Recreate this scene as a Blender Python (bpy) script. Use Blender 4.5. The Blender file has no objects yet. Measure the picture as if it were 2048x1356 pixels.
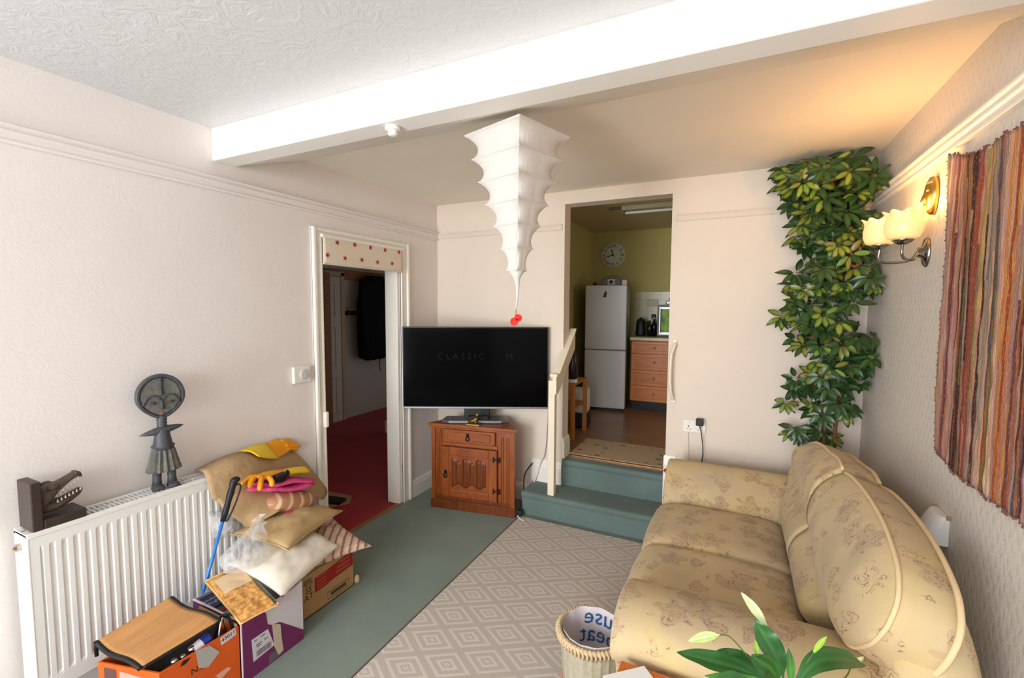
import bpy, bmesh, math, random
from mathutils import Vector, Matrix, noise
random.seed(7)
PI = math.pi
scene = bpy.context.scene
COL = scene.collection

# ------------------------------------------------------------------ materials
def lin(c):
    return tuple(((v/255)/12.92 if v/255 <= 0.04045 else ((v/255+0.055)/1.055)**2.4) for v in c)

class NT:
    """small helper around a material's node tree"""
    def __init__(s, name):
        s.m = bpy.data.materials.new(name); s.m.use_nodes = True
        s.t = s.m.node_tree; s.n = s.t.nodes; s.l = s.t.links
        s.p = s.n['Principled BSDF']
    def node(s, typ, **kw):
        nd = s.n.new(typ)
        for k, v in kw.items(): setattr(nd, k, v)
        return nd
    def set(s, nd, **kw):
        for k, v in kw.items(): nd.inputs[k].default_value = v
        return nd
    def link(s, a, b): s.l.new(a, b)
    def math(s, op, a, b=None, c=None):
        nd = s.n.new('ShaderNodeMath'); nd.operation = op
        for i, x in enumerate((a, b, c)):
            if x is None: continue
            if isinstance(x, (int, float)): nd.inputs[i].default_value = x
            else: s.l.new(x, nd.inputs[i])
        return nd.outputs[0]
    def coord(s, kind='Object', scale=None, rot=None):
        tc = s.n.new('ShaderNodeTexCoord'); o = tc.outputs[kind]
        if scale is not None or rot is not None:
            mp = s.n.new('ShaderNodeMapping')
            if scale is not None: mp.inputs['Scale'].default_value = scale if isinstance(scale, (tuple, list)) else (scale,)*3
            if rot is not None: mp.inputs['Rotation'].default_value = rot
            s.l.new(o, mp.inputs['Vector']); o = mp.outputs['Vector']
        return o
    def noise(s, vec, scale=5., detail=3., rough=.5, dist=0.):
        nd = s.n.new('ShaderNodeTexNoise'); s.l.new(vec, nd.inputs['Vector'])
        nd.inputs['Scale'].default_value = scale; nd.inputs['Detail'].default_value = detail
        nd.inputs['Roughness'].default_value = rough; nd.inputs['Distortion'].default_value = dist
        return nd.outputs['Fac']
    def ramp(s, fac, stops, interp='LINEAR'):
        nd = s.n.new('ShaderNodeValToRGB'); cr = nd.color_ramp; cr.interpolation = interp
        while len(cr.elements) < len(stops): cr.elements.new(0.5)
        for e, (p, c) in zip(cr.elements, stops):
            e.position = p; e.color = (*c[:3], 1)
        s.l.new(fac, nd.inputs['Fac']); return nd.outputs['Color']
    def mix(s, fac, a, b, mode='MIX'):
        nd = s.n.new('ShaderNodeMix'); nd.data_type = 'RGBA'; nd.blend_type = mode
        for i, x in ((0, fac), (6, a), (7, b)):
            if isinstance(x, (int, float)): nd.inputs[i].default_value = x
            elif isinstance(x, tuple): nd.inputs[i].default_value = (*x[:3], 1)
            else: s.l.new(x, nd.inputs[i])
        return nd.outputs[2]
    def bump(s, h, strength=.3, dist=.01):
        nd = s.n.new('ShaderNodeBump'); nd.inputs['Strength'].default_value = strength
        nd.inputs['Distance'].default_value = dist; s.l.new(h, nd.inputs['Height'])
        s.l.new(nd.outputs['Normal'], s.p.inputs['Normal']); return nd
    def base(s, c):
        if isinstance(c, tuple): s.p.inputs['Base Color'].default_value = (*c[:3], 1)
        else: s.l.new(c, s.p.inputs['Base Color'])

def mat(name, c, rough=.6, spec=.4, metal=0., var=0., vscale=12., bump=0., bscale=60., bdist=.004, stretch=None, emit=None, emit_s=0., trans=0., alpha=1., sheen=0.):
    k = NT(name); c = lin(c)
    k.p.inputs['Roughness'].default_value = rough
    k.p.inputs['Specular IOR Level'].default_value = spec
    k.p.inputs['Metallic'].default_value = metal
    if sheen: k.p.inputs['Sheen Weight'].default_value = sheen
    if var:
        v = k.coord('Object', scale=stretch)
        f = k.noise(v, vscale, 4., .6)
        lo = tuple(x*(1-var) for x in c); hi = tuple(min(1, x*(1+var)) for x in c)
        k.base(k.ramp(f, [(.3, lo), (.7, hi)]))
    else: k.base(c)
    if bump:
        k.bump(k.noise(k.coord('Object', scale=stretch), bscale, 3., .6), bump, bdist)
    if emit is not None:
        k.p.inputs['Emission Color'].default_value = (*lin(emit), 1); k.p.inputs['Emission Strength'].default_value = emit_s
    if trans: k.p.inputs['Transmission Weight'].default_value = trans
    if alpha < 1: k.p.inputs['Alpha'].default_value = alpha
    return k.m

def wood(name, c1, c2, axis=(1, 1, 1), scale=8., rough=.45, spec=.4, bump=.1):
    k = NT(name); v = k.coord('Object', scale=axis)
    f = k.noise(v, scale, 6., .65, .6)
    k.base(k.ramp(f, [(.25, lin(c1)), (.5, tuple((a+b)/2 for a, b in zip(lin(c1), lin(c2)))), (.75, lin(c2))]))
    k.p.inputs['Roughness'].default_value = rough; k.p.inputs['Specular IOR Level'].default_value = spec
    k.bump(f, bump, .003)
    return k.m

# ------------------------------------------------------------------ mesh builder
class B:
    """collects shapes in world coordinates, links them as ONE mesh object"""
    def __init__(s): s.bm = bmesh.new()
    def _add(s, verts, faces):
        vs = [s.bm.verts.new(v) for v in verts]
        out = []
        for f in faces:
            try: out.append(s.bm.faces.new([vs[i] for i in f]))
            except ValueError: pass
        return vs, out
    def box(s, x0, x1, y0, y1, z0, z1, bev=0., rot=0., M=None, seg=2):
        c = Vector(((x0+x1)/2, (y0+y1)/2, (z0+z1)/2))
        d = Vector((abs(x1-x0), abs(y1-y0), abs(z1-z0)))
        T = bmesh.ops.create_cube(s.bm, size=1.0)['verts']
        for v in T: v.co = Vector((v.co.x*d.x, v.co.y*d.y, v.co.z*d.z))
        if bev > 0:
            es = list({e for v in T for e in v.link_edges})
            r = bmesh.ops.bevel(s.bm, geom=es, offset=min(bev, min(d)*.49), segments=seg, affect='EDGES', profile=.5)
            T = list({v for f in r['faces'] for v in f.verts} | {v for v in T if v.is_valid})
        R = Matrix.Rotation(rot, 3, 'Z')
        for v in T:
            p = R @ v.co + c
            v.co = (M @ p) if M is not None else p
        return s
    def prism(s, pts, ext, plane='xy', a=0., b=None):
        """closed 2D outline pts extruded from a to b along the remaining axis"""
        b = ext if b is None else b
        def P(p, t):
            return {'xy': (p[0], p[1], t), 'xz': (p[0], t, p[1]), 'yz': (t, p[0], p[1])}[plane]
        n = len(pts)
        vs = [P(p, a) for p in pts]+[P(p, b) for p in pts]
        fs = [tuple(range(n))[::-1], tuple(range(n, 2*n))]+[(i, (i+1) % n, n+(i+1) % n, n+i) for i in range(n)]
        s._add(vs, fs); return s
    def tube(s, pts, r, n=8, cap=True, closed=False):
        pts = [Vector(p) for p in pts]; N = len(pts)
        rr = r if isinstance(r, (list, tuple)) else [r]*N
        rings = []; up = None
        for i, p in enumerate(pts):
            if closed: t = pts[(i+1) % N]-pts[i-1]
            else: t = pts[min(i+1, N-1)]-pts[max(i-1, 0)]
            t.normalize()
            if up is None:
                up = Vector((0, 0, 1)) if abs(t.z) < .9 else Vector((1, 0, 0))
            u = (up - t*up.dot(t))
            if u.length < 1e-6: u = t.orthogonal()
            u.normalize(); up = u; w = t.cross(u)
            rings.append([s.bm.verts.new(p+(u*math.cos(2*PI*k/n)+w*math.sin(2*PI*k/n))*rr[i]) for k in range(n)])
        M = N if closed else N-1
        for i in range(M):
            a, b = rings[i], rings[(i+1) % N]
            for k in range(n): s.bm.faces.new((a[k], a[(k+1) % n], b[(k+1) % n], b[k]))
        if cap and not closed:
            s.bm.faces.new(rings[0][::-1]); s.bm.faces.new(rings[-1])
        return s
    def lathe(s, prof, c=(0, 0, 0), n=24, M=None, sx=1., sy=1., cap=True):
        """prof: list of (radius, z)"""
        rings = []
        for r, z in prof:
            ring = []
            for k in range(n):
                a = 2*PI*k/n
                p = Vector((r*math.cos(a)*sx, r*math.sin(a)*sy, z))
                p = (M @ p) if M is not None else p
                ring.append(s.bm.verts.new(p+Vector(c)))
            rings.append(ring)
        for a, b in zip(rings, rings[1:]):
            for k in range(n): s.bm.faces.new((a[k], a[(k+1) % n], b[(k+1) % n], b[k]))
        if cap:
            if prof[0][0] > 1e-5: s.bm.faces.new(rings[0][::-1])
            if prof[-1][0] > 1e-5: s.bm.faces.new(rings[-1])
        return s
    def cyl(s, a, b, r, n=16, r2=None):
        return s.tube([a, b], [r, r if r2 is None else r2], n)
    def ball(s, c, r, n=16, m=10, sx=1., sy=1., sz=1., M=None):
        prof = [(max(r*math.sin(PI*i/m), 1e-5), -r*math.cos(PI*i/m)*sz) for i in range(m+1)]
        return s.lathe(prof, c, n, M, sx, sy, cap=False)
    def loft(s, rings, cap=True, closed=True):
        R = [[s.bm.verts.new(p) for p in ring] for ring in rings]
        n = len(R[0])
        for a, b in zip(R, R[1:]):
            for k in range(n if closed else n-1):
                s.bm.faces.new((a[k], a[(k+1) % n], b[(k+1) % n], b[k]))
        if cap and closed:
            s.bm.faces.new(R[0][::-1]); s.bm.faces.new(R[-1])
        return s
    def grid(s, nu, nv, fn):
        V = [[s.bm.verts.new(fn(i/(nu-1), j/(nv-1))) for j in range(nv)] for i in range(nu)]
        for i in range(nu-1):
            for j in range(nv-1):
                s.bm.faces.new((V[i][j], V[i+1][j], V[i+1][j+1], V[i][j+1]))
        return s
    def poly(s, pts):
        s._add(pts, [tuple(range(len(pts)))]); return s
    def build(s, name, m, parent=None, smooth=False, loc=None, subsurf=0, solid=0., bevel=0., kind=None, recalc=True, merge=0.):
        if merge: bmesh.ops.remove_doubles(s.bm, verts=s.bm.verts[:], dist=merge)
        if recalc: bmesh.ops.recalc_face_normals(s.bm, faces=s.bm.faces[:])
        off = WL(parent) if parent is not None else (Vector(loc) if loc is not None else Vector((0, 0, 0)))
        for v in s.bm.verts: v.co -= off
        me = bpy.data.meshes.new(name); s.bm.to_mesh(me); s.bm.free()
        for mm in (m if isinstance(m, (list, tuple)) else [m]): me.materials.append(mm)
        if smooth:
            for p in me.polygons: p.use_smooth = True
        o = bpy.data.objects.new(name, me); COL.objects.link(o)
        if parent is not None: o.parent = parent
        else: o.location = off
        if solid:
            md = o.modifiers.new('Solid', 'SOLIDIFY'); md.thickness = solid; md.offset = 0
        if bevel:
            md = o.modifiers.new('Bevel', 'BEVEL'); md.width = bevel; md.segments = 2; md.limit_method = 'ANGLE'; md.angle_limit = .7
        if subsurf:
            md = o.modifiers.new('Subd', 'SUBSURF'); md.levels = subsurf; md.render_levels = subsurf
        if kind: o['kind'] = kind
        return o

def WL(o):
    """world location of an object whose chain has no rotation"""
    v = Vector((0, 0, 0))
    while o is not None: v += o.location; o = o.parent
    return v

def tag(o, label, cat, group=None):
    o['label'] = label; o['category'] = cat
    if group: o['group'] = group
    return o

def thing(name, label, cat, loc, group=None):
    o = bpy.data.objects.new(name, None); o.empty_display_size = .05
    COL.objects.link(o); o.location = loc
    return tag(o, label, cat, group)

def struct(b, name, m, **kw):
    return b.build(name, m, kind='structure', **kw)

def copy_tree(o, d, label=None, group=None, parent=None):
    c = o.copy(); COL.objects.link(c)
    if parent is not None: c.parent = parent
    else: c.location = o.location+Vector(d)
    if label: c['label'] = label
    if group: c['group'] = group
    for ch in list(o.children): copy_tree(ch, (0, 0, 0), None, None, c)
    return c

def text_obj(name, body, size, m, M, parent=None, depth=.0004, align='CENTER', sx=1., spacing=1.):
    """writing: real letter shapes turned into a mesh; M maps text plane (x right, y up, z out) to the world"""
    cu = bpy.data.curves.new('writing', 'FONT'); cu.body = body; cu.size = size; cu.align_x = align; cu.align_y = 'CENTER'
    cu.extrude = depth; cu.space_character = spacing; cu.resolution_u = 2
    t = bpy.data.objects.new('writing', cu); COL.objects.link(t)
    dg = bpy.context.evaluated_depsgraph_get(); dg.update()
    me = bpy.data.meshes.new_from_object(t.evaluated_get(dg))
    bpy.data.objects.remove(t); bpy.data.curves.remove(cu)
    me.transform(Matrix.Diagonal((sx, 1, 1, 1)))
    me.transform(M)
    if parent is not None: me.transform(Matrix.Translation(-WL(parent)))
    me.materials.clear(); me.materials.append(m)
    o = bpy.data.objects.new(name, me); COL.objects.link(o)
    if parent is not None: o.parent = parent
    return o

def frame(origin, xdir, ydir):
    x = Vector(xdir).normalized(); y = Vector(ydir); y = (y-x*y.dot(x)).normalized(); z = x.cross(y)
    return Matrix(((x.x, y.x, z.x, origin[0]), (x.y, y.y, z.y, origin[1]), (x.z, y.z, z.z, origin[2]), (0, 0, 0, 1)))

def bez(p, n):
    """smooth polyline through control points (Catmull-Rom)"""
    P = [Vector(q) for q in p]; P = [P[0]*2-P[1]]+P+[P[-1]*2-P[-2]]
    out = []
    for i in range(1, len(P)-2):
        for k in range(n):
            t = k/n; a, b, c, d = P[i-1], P[i], P[i+1], P[i+2]
            out.append(.5*((2*b)+(c-a)*t+(2*a-5*b+4*c-d)*t*t+(3*b-a-3*c+d)*t**3))
    out.append(P[-2]); return out

def pillow(b, c4, thick, n=17, pinch=.10, wr=.006, seed=0, flat=.55):
    """cushion from four corner points (in order) and a thickness"""
    A, Bc, Cc, D = [Vector(p) for p in c4]
    nrm = ((Cc-A).cross(D-Bc)).normalized(); cen = (A+Bc+Cc+D)/4
    if nrm.z < 0: nrm = -nrm
    def P(u, v, sg):
        s, t = 2*u-1, 2*v-1
        s2 = s*(1-pinch*(1-t*t)*abs(s)**2); t2 = t*(1-pinch*(1-s*s)*abs(t)**2)
        uu, vv = (s2+1)/2, (t2+1)/2
        p = A*(1-uu)*(1-vv)+Bc*uu*(1-vv)+Cc*uu*vv+D*(1-uu)*vv
        h = (max(0, (1-s*s))*max(0, (1-t*t)))**flat
        w = noise.noise(Vector((u*4+seed, v*4, sg)))*wr*2*h+noise.noise(Vector((u*9+seed, v*9, sg)))*wr*h
        return p+nrm*(sg*thick*.5*h+w)
    b.grid(n, n, lambda u, v: P(u, v, 1)); b.grid(n, n, lambda u, v: P(u, v, -1))
    bmesh.ops.remove_doubles(b.bm, verts=b.bm.verts[:], dist=1e-4)
    return P
# ------------------------------------------------------------------ room constants (metres, floor at z = 0)
H = 2.43; RX = 3.03; FY = -6.0
KX0, KX1, KT = 1.163, 1.93, 2.336          # opening to the kitchen
KZ = .39                                    # kitchen floor level
DY0, DY1, DT = -1.245, -.50, 2.0            # doorway in the left wall

# --- setting materials
def wall_mat(name, c, bscale=26., bstr=.35, var=.03, rough=.75, spec=.3):
    k = NT(name); v = k.coord('Object')
    f1 = k.noise(v, bscale, 4., .6, 1.6); f2 = k.noise(v, 2.2, 2., .5)
    c = lin(c)
    k.base(k.ramp(f2, [(.3, tuple(x*(1-var) for x in c)), (.7, tuple(min(1, x*(1+var)) for x in c))]))
    k.bump(k.ramp(f1, [(.42, (0, 0, 0)), (.6, (1, 1, 1))]), bstr, .004)
    k.p.inputs['Roughness'].default_value = rough; k.p.inputs['Specular IOR Level'].default_value = spec
    return k.m
m_wall = wall_mat('cream_textured_wallpaper', (231, 222, 217), 24., .06, .02)
m_wall_back = wall_mat('cream_plain_wallpaper', (228, 214, 198), 45., .06, .02)
m_white = mat('white_gloss_paint', (240, 234, 224), .35, .5, var=.02, vscale=6)
m_beam = mat('white_beam_paint', (244, 240, 234), .5, .4, bump=.15, bscale=20)
def artex():
    k = NT('artex_ceiling_paint'); v = k.coord('Object')
    f = k.noise(v, 13., 5., .62, 2.2); g = k.noise(v, 5., 2., .5, .5)
    k.base(lin((216, 215, 216)))
    h = k.math('ADD', k.math('MULTIPLY', f, 1.0), k.math('MULTIPLY', g, .4))
    k.bump(h, .38, .012); k.p.inputs['Roughness'].default_value = .42; k.p.inputs['Specular IOR Level'].default_value = .5
    return k.m
m_artex = artex()
m_ceil_back = wall_mat('smooth_ceiling_paint', (240, 231, 216), 60., .08, .02)
def anaglypta():
    k = NT('embossed_wallpaper'); v = k.coord('Object', scale=(1, 1, 1))
    sx = k.node('ShaderNodeSeparateXYZ'); k.link(v, sx.inputs[0])
    n1 = k.noise(v, 22., 3., .6, 1.)
    a = k.math('SINE', k.math('ADD', k.math('MULTIPLY', k.math('ADD', sx.outputs['Y'], k.math('MULTIPLY', sx.outputs['Z'], .55)), 150.), k.math('MULTIPLY', n1, 9.)))
    b2 = k.math('SINE', k.math('ADD', k.math('MULTIPLY', k.math('SUBTRACT', sx.outputs['Y'], k.math('MULTIPLY', sx.outputs['Z'], .55)), 150.), k.math('MULTIPLY', n1, 9.)))
    h = k.math('MAXIMUM', a, b2)
    k.base(k.mix(k.math('MULTIPLY', k.math('ADD', h, 1.), .5), lin((212, 204, 194)), lin((218, 210, 200))))
    k.bump(h, .16, .003); k.p.inputs['Roughness'].default_value = .55
    return k.m
m_anag = anaglypta()
def carpet(name, c, var=.12, scale=420.):
    k = NT(name); v = k.coord('Object'); c = lin(c)
    f = k.noise(v, scale, 2., .7); g = k.noise(v, 3.5, 3., .5)
    q = k.math('ADD', k.math('MULTIPLY', f, .55), k.math('MULTIPLY', g, .45))
    k.base(k.ramp(q, [(.32, tuple(x*(1-var*1.6) for x in c)), (.68, tuple(min(1, x*(1+var)) for x in c))]))
    k.bump(f, .6, .004); k.p.inputs['Roughness'].default_value = .95; k.p.inputs['Specular IOR Level'].default_value = .1
    k.p.inputs['Sheen Weight'].default_value = .15
    return k.m
m_carpet = carpet('green_carpet', (128, 141, 130))
m_carpet_step = carpet('green_stair_carpet', (108, 126, 120), .2)
m_red = carpet('red_hall_carpet', (166, 14, 32), .25)
m_kwall = mat('olive_kitchen_paint', (184, 170, 106), .7, .3, var=.04, vscale=3)
m_kceil = mat('kitchen_ceiling_paint', (200, 182, 140), .7, .3)
m_kfloor = wood('kitchen_wood_floor', (122, 86, 64), (158, 120, 92), (3, 14, 1), 1.2, .35, .5, .05)
m_hall = mat('hall_wall_paint', (190, 178, 164), .7, .3, var=.03, vscale=2)

# --- floors
struct(B().box(-.0, RX, FY, .0, -.06, 0), 'floor', m_carpet)
struct(B().box(-2.6, 0, -3., 3., -.06, -.002), 'floor_hall', m_red)
struct(B().box(.5, 4.1, .08, 2.65, .30, KZ), 'floor_kitchen', m_kfloor)
# --- walls
struct(B().box(-.1, 0, FY, DY0-.01, 0, H).box(-.1, 0, DY1+.01, .13, 0, H).box(-.1, 0, DY0-.01, DY1+.01, DT, H), 'wall_left', m_wall)
struct(B().box(0, KX0, 0, .13, 0, 2.6).box(KX1, 4.1, 0, .13, 0, 2.6).box(KX0, KX1, 0, .13, KT, 2.6), 'wall_back', m_wall_back)
struct(B().box(RX, RX+.1, FY, 0, 0, H), 'wall_right', m_anag)
WX0, WX1, WZ0, WZ1 = .12, 2.75, 1.22, 2.22
GX1 = 1.25                                   # added glazed door, letting in low light, below the left window band
struct(B().box(-.1, WX0, FY-.12, FY, 0, H).box(WX1, RX+.1, FY-.12, FY, 0, H).box(GX1, WX1, FY-.12, FY, 0, WZ0).box(WX0, WX1, FY-.12, FY, WZ1, H).box(WX0, GX1, FY-.12, FY, 0, .12), 'wall_front', m_wall)
wb = B()
for x in (GX1+.025, (GX1+WX1)/2, WX1-.025): wb.box(x-.025, x+.025, FY-.1, FY-.04, WZ0, WZ1, .005)
for z in (WZ0+.025, WZ1-.025): wb.box(GX1, WX1, FY-.1, FY-.04, z-.025, z+.025, .005)
wo = struct(wb, 'window_1', m_white)
B().box(GX1, WX1+.05, FY-.1, FY+.1, WZ0-.04, WZ0, .008).build('window_sill', m_white, wo)
wb = B()
for x in (WX0+.03, (WX0+GX1)/2, GX1-.03): wb.box(x-.03, x+.03, FY-.1, FY-.04, .12, WZ1, .005)
for z in (.16, 1.1, WZ1-.03): wb.box(WX0, GX1, FY-.1, FY-.04, z-.04, z+.04, .005)
struct(wb, 'added_glazed_door', m_white)  # unseen glazed door, added to bring light low into the room
# --- ceilings and beam
struct(B().box(-.0, RX, FY, -1.885, H, H+.06), 'ceiling_front', m_artex)
struct(B().box(-.0, RX, -1.885, 0, H, H+.06), 'ceiling', m_ceil_back)
struct(B().prism([(-1.885, 2.274), (-1.777, 2.274), (-1.34, H), (-1.885, H)], 0, 'yz', 0.0, RX), 'trim_beam', m_beam, bevel=.006)
struct(B().box(-2.6, 0, -3., 3., H, H+.06), 'ceiling_hall', m_white)
struct(B().box(.5, 4.1, .13, 2.65, 2.53, 2.6), 'ceiling_kitchen', m_kceil)
# --- hall and kitchen walls
struct(B().box(-2.6, -2.5, -3., 3., 0, H), 'wall_hall', m_hall)
struct(B().box(-1.5, -.1, 1.03, 1.13, 0, H), 'wall_hall_side', m_hall)
struct(B().box(-2.6, -.1, -3.1, -3., 0, H).box(-2.6, -.1, 3., 3.1, 0, H), 'wall_hall_end', m_hall)
struct(B().box(-1.52, -.1, 1.01, 1.03, 0, .15, .006).box(-1.52, -1.5, 1.01, 1.13, 0, .15, .006), 'baseboard_hall', m_white)
struct(B().box(.55, .65, .13, 2.55, KZ, 2.55), 'wall_kitchen_left', m_kwall)
struct(B().box(.55, 4.1, 2.55, 2.65, KZ, 2.55), 'wall_kitchen_back', m_kwall)
struct(B().box(4.0, 4.1, .13, 2.55, KZ, 2.55), 'wall_kitchen_right', m_kwall)
# --- picture rails
def rail_prof(z0, z1, d):
    h = z1-z0
    return [(0, z0), (d*.55, z0+.02*h), (d*.75, z0+.14*h), (d*.45, z0+.26*h), (d*.45, z0+.42*h), (d*.8, z0+.52*h), (d*.8, z0+.64*h), (d*.5, z0+.74*h), (d, z0+.86*h), (d, z0+.97*h), (0, z1)]
pl = rail_prof(2.13, 2.2, .028)
struct(B().prism([(x, z) for x, z in pl], 0, 'xz', FY, -.0), 'trim_picture_rail_left', m_wall, bevel=.002)
pb = rail_prof(2.145, 2.19, .016)
b = B()
for xa, xb in ((0, 1.145), (1.957, RX)): b.prism([(-x, z) for x, z in pb], 0, 'yz', xa, xb)
struct(b, 'trim_picture_rail_back', m_wall_back, bevel=.002)
struct(B().prism([(RX-x, z) for x, z in pl], 0, 'xz', FY, 0), 'trim_picture_rail_right', m_white, bevel=.002)
# --- baseboards
def skirt(d=.02, h=.14): return [(0, 0), (d, 0), (d, h*.72), (d*.75, h*.82), (d*.8, h*.88), (d*.3, h), (0, h)]
struct(B().prism(skirt(), 0, 'xz', FY, -1.32).prism(skirt(), 0, 'xz', -.406, 0), 'baseboard_left', m_white)
b = B().prism([(-x, z) for x, z in skirt(.02, .14)], 0, 'yz', .02, .91)
b.prism([(-x, z+.18) for x, z in skirt(.02, .175)], 0, 'yz', .915, KX0)
for (x, z) in [(KX1, 0)]:
    b.prism([(-p, q) for p, q in skirt(.02, .53)], 0, 'yz', KX1-.01, 2.0)
b.prism([(KX0+p, KZ+q) for p, q in skirt(.018, .16)], 0, 'xz', 0.0, .135)
b.prism([(-x, z+.18) for x, z in skirt(.02, .175)], 0, 'yz', 2.0, RX) if False else b.prism([(-p, q) for p, q in skirt(.02, .14)], 0, 'yz', 2.0, RX)
struct(b, 'baseboard_back', m_white)
struct(B().prism([(RX-x, z) for x, z in skirt()], 0, 'xz', FY, 0), 'baseboard_right', m_white)
# --- carpeted steps up to the kitchen
st = B()
def nosing(x0, x1, yf, yb, z0, z1):
    st.prism([(yf+.018, z0), (yf+.014, z1-.05), (yf+.002, z1-.032), (yf, z1-.018), (yf+.006, z1-.005), (yf+.02, z1), (yb, z1), (yb, z0)], 0, 'yz', x0, x1)
nosing(.935, 1.935, -.262, .0, 0, .18)
nosing(KX0, KX1, -.012, .11, .0, KZ-.008)
struct(st, 'carpeted_steps', m_carpet_step, bevel=.004)
struct(B().box(KX0, KX1, .09, .115, KZ-.006, KZ+.006, .002), 'trim_threshold_kitchen', mat('brass_strip', (170, 130, 80), .4, .5, 1.))
struct(B().box(-.03, .01, DY0-.01, DY1+.01, -.001, .006, .002), 'trim_threshold_hall', mat('oak_strip', (150, 104, 62), .5))
# --- doorway architrave, jambs
ar = B()
def arch(y0, y1, z0, z1, inner):  # stepped moulding, thicker at the outer edge
    ar.box(0, .018, y0, y1, z0, z1, .004)
ar.box(0, .016, -1.32, DY0, 0, 2.05, .004); ar.box(0, .016, DY1, -.406, 0, 2.05, .004); ar.box(0, .016, DY0, DY1, DT, 2.05, .004)
ar.box(0, .03, -1.32, -1.292, 0, 2.05, .008); ar.box(0, .03, -.434, -.406, 0, 2.05, .008); ar.box(0, .026, -1.292, -.434, 2.024, 2.05, .008)
ar.box(0, .022, -1.262, DY0, 0, 2.0, .006); ar.box(0, .022, DY1, -.486, 0, 2.0, .006)
struct(ar, 'trim_architrave', m_white)
struct(B().box(-.12, .0, DY0-.012, DY0+.012, 0, DT, .003).box(-.12, 0, DY1-.03, DY1+.012, 0, DT, .003).box(-.12, 0, DY0, DY1, DT-.025, DT+.01, .003), 'trim_door_lining', m_white)
b = B().box(.0, .003, -.50, -.47, .245, .315, .001); b.box(.003, .006, -.495, -.475, .27, .29, .001)
tag(b.build('strike_plate', mat('rusty_latch_plate', (96, 78, 66), .5, .5, .6), loc=(0, -.485, .245)), 'small worn metal latch plate low on the right side of the hall doorway frame', 'latch plate')
tag(B().box(.016, .05, -1.275, -1.25, .80, .90, .006).build('door_stop_block', m_white, loc=(.03, -1.26, .80)), 'small white block fixed low on the left side of the hall doorway frame', 'block')
# ------------------------------------------------------------------ left wall: radiator, ornaments, blind, switch
m_rad = mat('radiator_enamel', (232, 230, 226), .3, .5)
m_rad_dark = mat('radiator_gap_shade', (70, 72, 74), .6)
RY0, RY1, RZ0, RZ1 = -2.655, -1.86, .155, .763
rad = thing('radiator', 'white double panel radiator under the carved doll on the left wall', 'radiator', (.09, -2.2, RZ0))
def ribs(u, v):  # front panel with pressed vertical flutes
    y = RY0+.0+u*(RY1-RY0); z = RZ0+v*(RZ1-RZ0-.012)
    x = .14
    pitch = .0335; ph = ((y-RY0-.028) % pitch)/pitch
    inside = (y > RY0+.026) and (y < RY1-.026)
    zz = (z-RZ0-.04)/(RZ1-RZ0-.1)
    fade = max(0, min(1, min(zz, 1-zz)*14))
    g = max(0, min(1, (.5-abs(ph-.5))*7)) if inside else 0
    g = g*fade
    return (x-.013*(1-g) if inside and fade > 0 else x-.0, y, z)
def ribs2(u, v):
    y = RY0+u*(RY1-RY0); z = RZ0+v*(RZ1-RZ0-.012)
    pitch = .0335; ph = ((y-RY0-.028) % pitch)/pitch
    inside = (y > RY0+.028) and (y < RY1-.028)
    zz = (z-RZ0)/(RZ1-RZ0)
    top = min(1, max(0, (.90-zz)*40)); bot = min(1, max(0, (zz-.09)*40)); fade = top*bot
    g = 1-max(0, min(1, (.5-abs(ph-.5)-.14)*8)) if inside else 0
    return (.142-.009*g*fade, y, z)
B().grid(430, 44, ribs2).box(.10, .136, RY0, RY1, RZ0, RZ1-.014, .003).build('front_panel', m_rad, rad, smooth=False)
B().box(.035, .06, RY0+.01, RY1-.01, RZ0, RZ1-.02, .004).build('back_panel', m_rad, rad)
for y in (RY0, RY1): B().box(.035, .143, y-.003, y+.003, RZ0+.02, RZ1-.004, .002).build('side_panel', m_rad, rad)
g = B().box(.132, .145, RY0-.003, RY1+.003, RZ1-.02, RZ1, .003).box(.033, .05, RY0-.003, RY1+.003, RZ1-.02, RZ1, .003)
yy = RY0+.012
while yy < RY1-.01:
    g.box(.048, .134, yy, yy+.007, RZ1-.012, RZ1-.003); yy += .0165
g.box(.048, .134, RY0-.003, RY0+.012, RZ1-.012, RZ1-.002).box(.086, .092, RY0, RY1, RZ1-.014, RZ1-.002)
g.build('top_grille', m_rad, rad)
B().box(.05, .132, RY0+.01, RY1-.01, RZ1-.1, RZ1-.09).build('gap_shade_plate', m_rad_dark, rad)  # dark plate under the grille, standing in for shade between the bars
bv = B().cyl((.088, RY0-.002, RZ1-.055), (.088, RY0-.016, RZ1-.055), .014, 16).build('bleed_valve', mat('nickel', (190, 182, 172), .3, .5, 1.), rad)
B().cyl((.088, RY0-.014, RZ1-.055), (.088, RY0-.022, RZ1-.055), .006, 4).build('valve_stem', mat('brass_valve', (176, 140, 90), .35, .5, 1.), bv)
for y in (RY0+.03, RY1-.03): B().cyl((.088, y, 0), (.088, y, RZ0+.02), .008, 10).build('supply_pipe', m_rad, rad)

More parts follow.
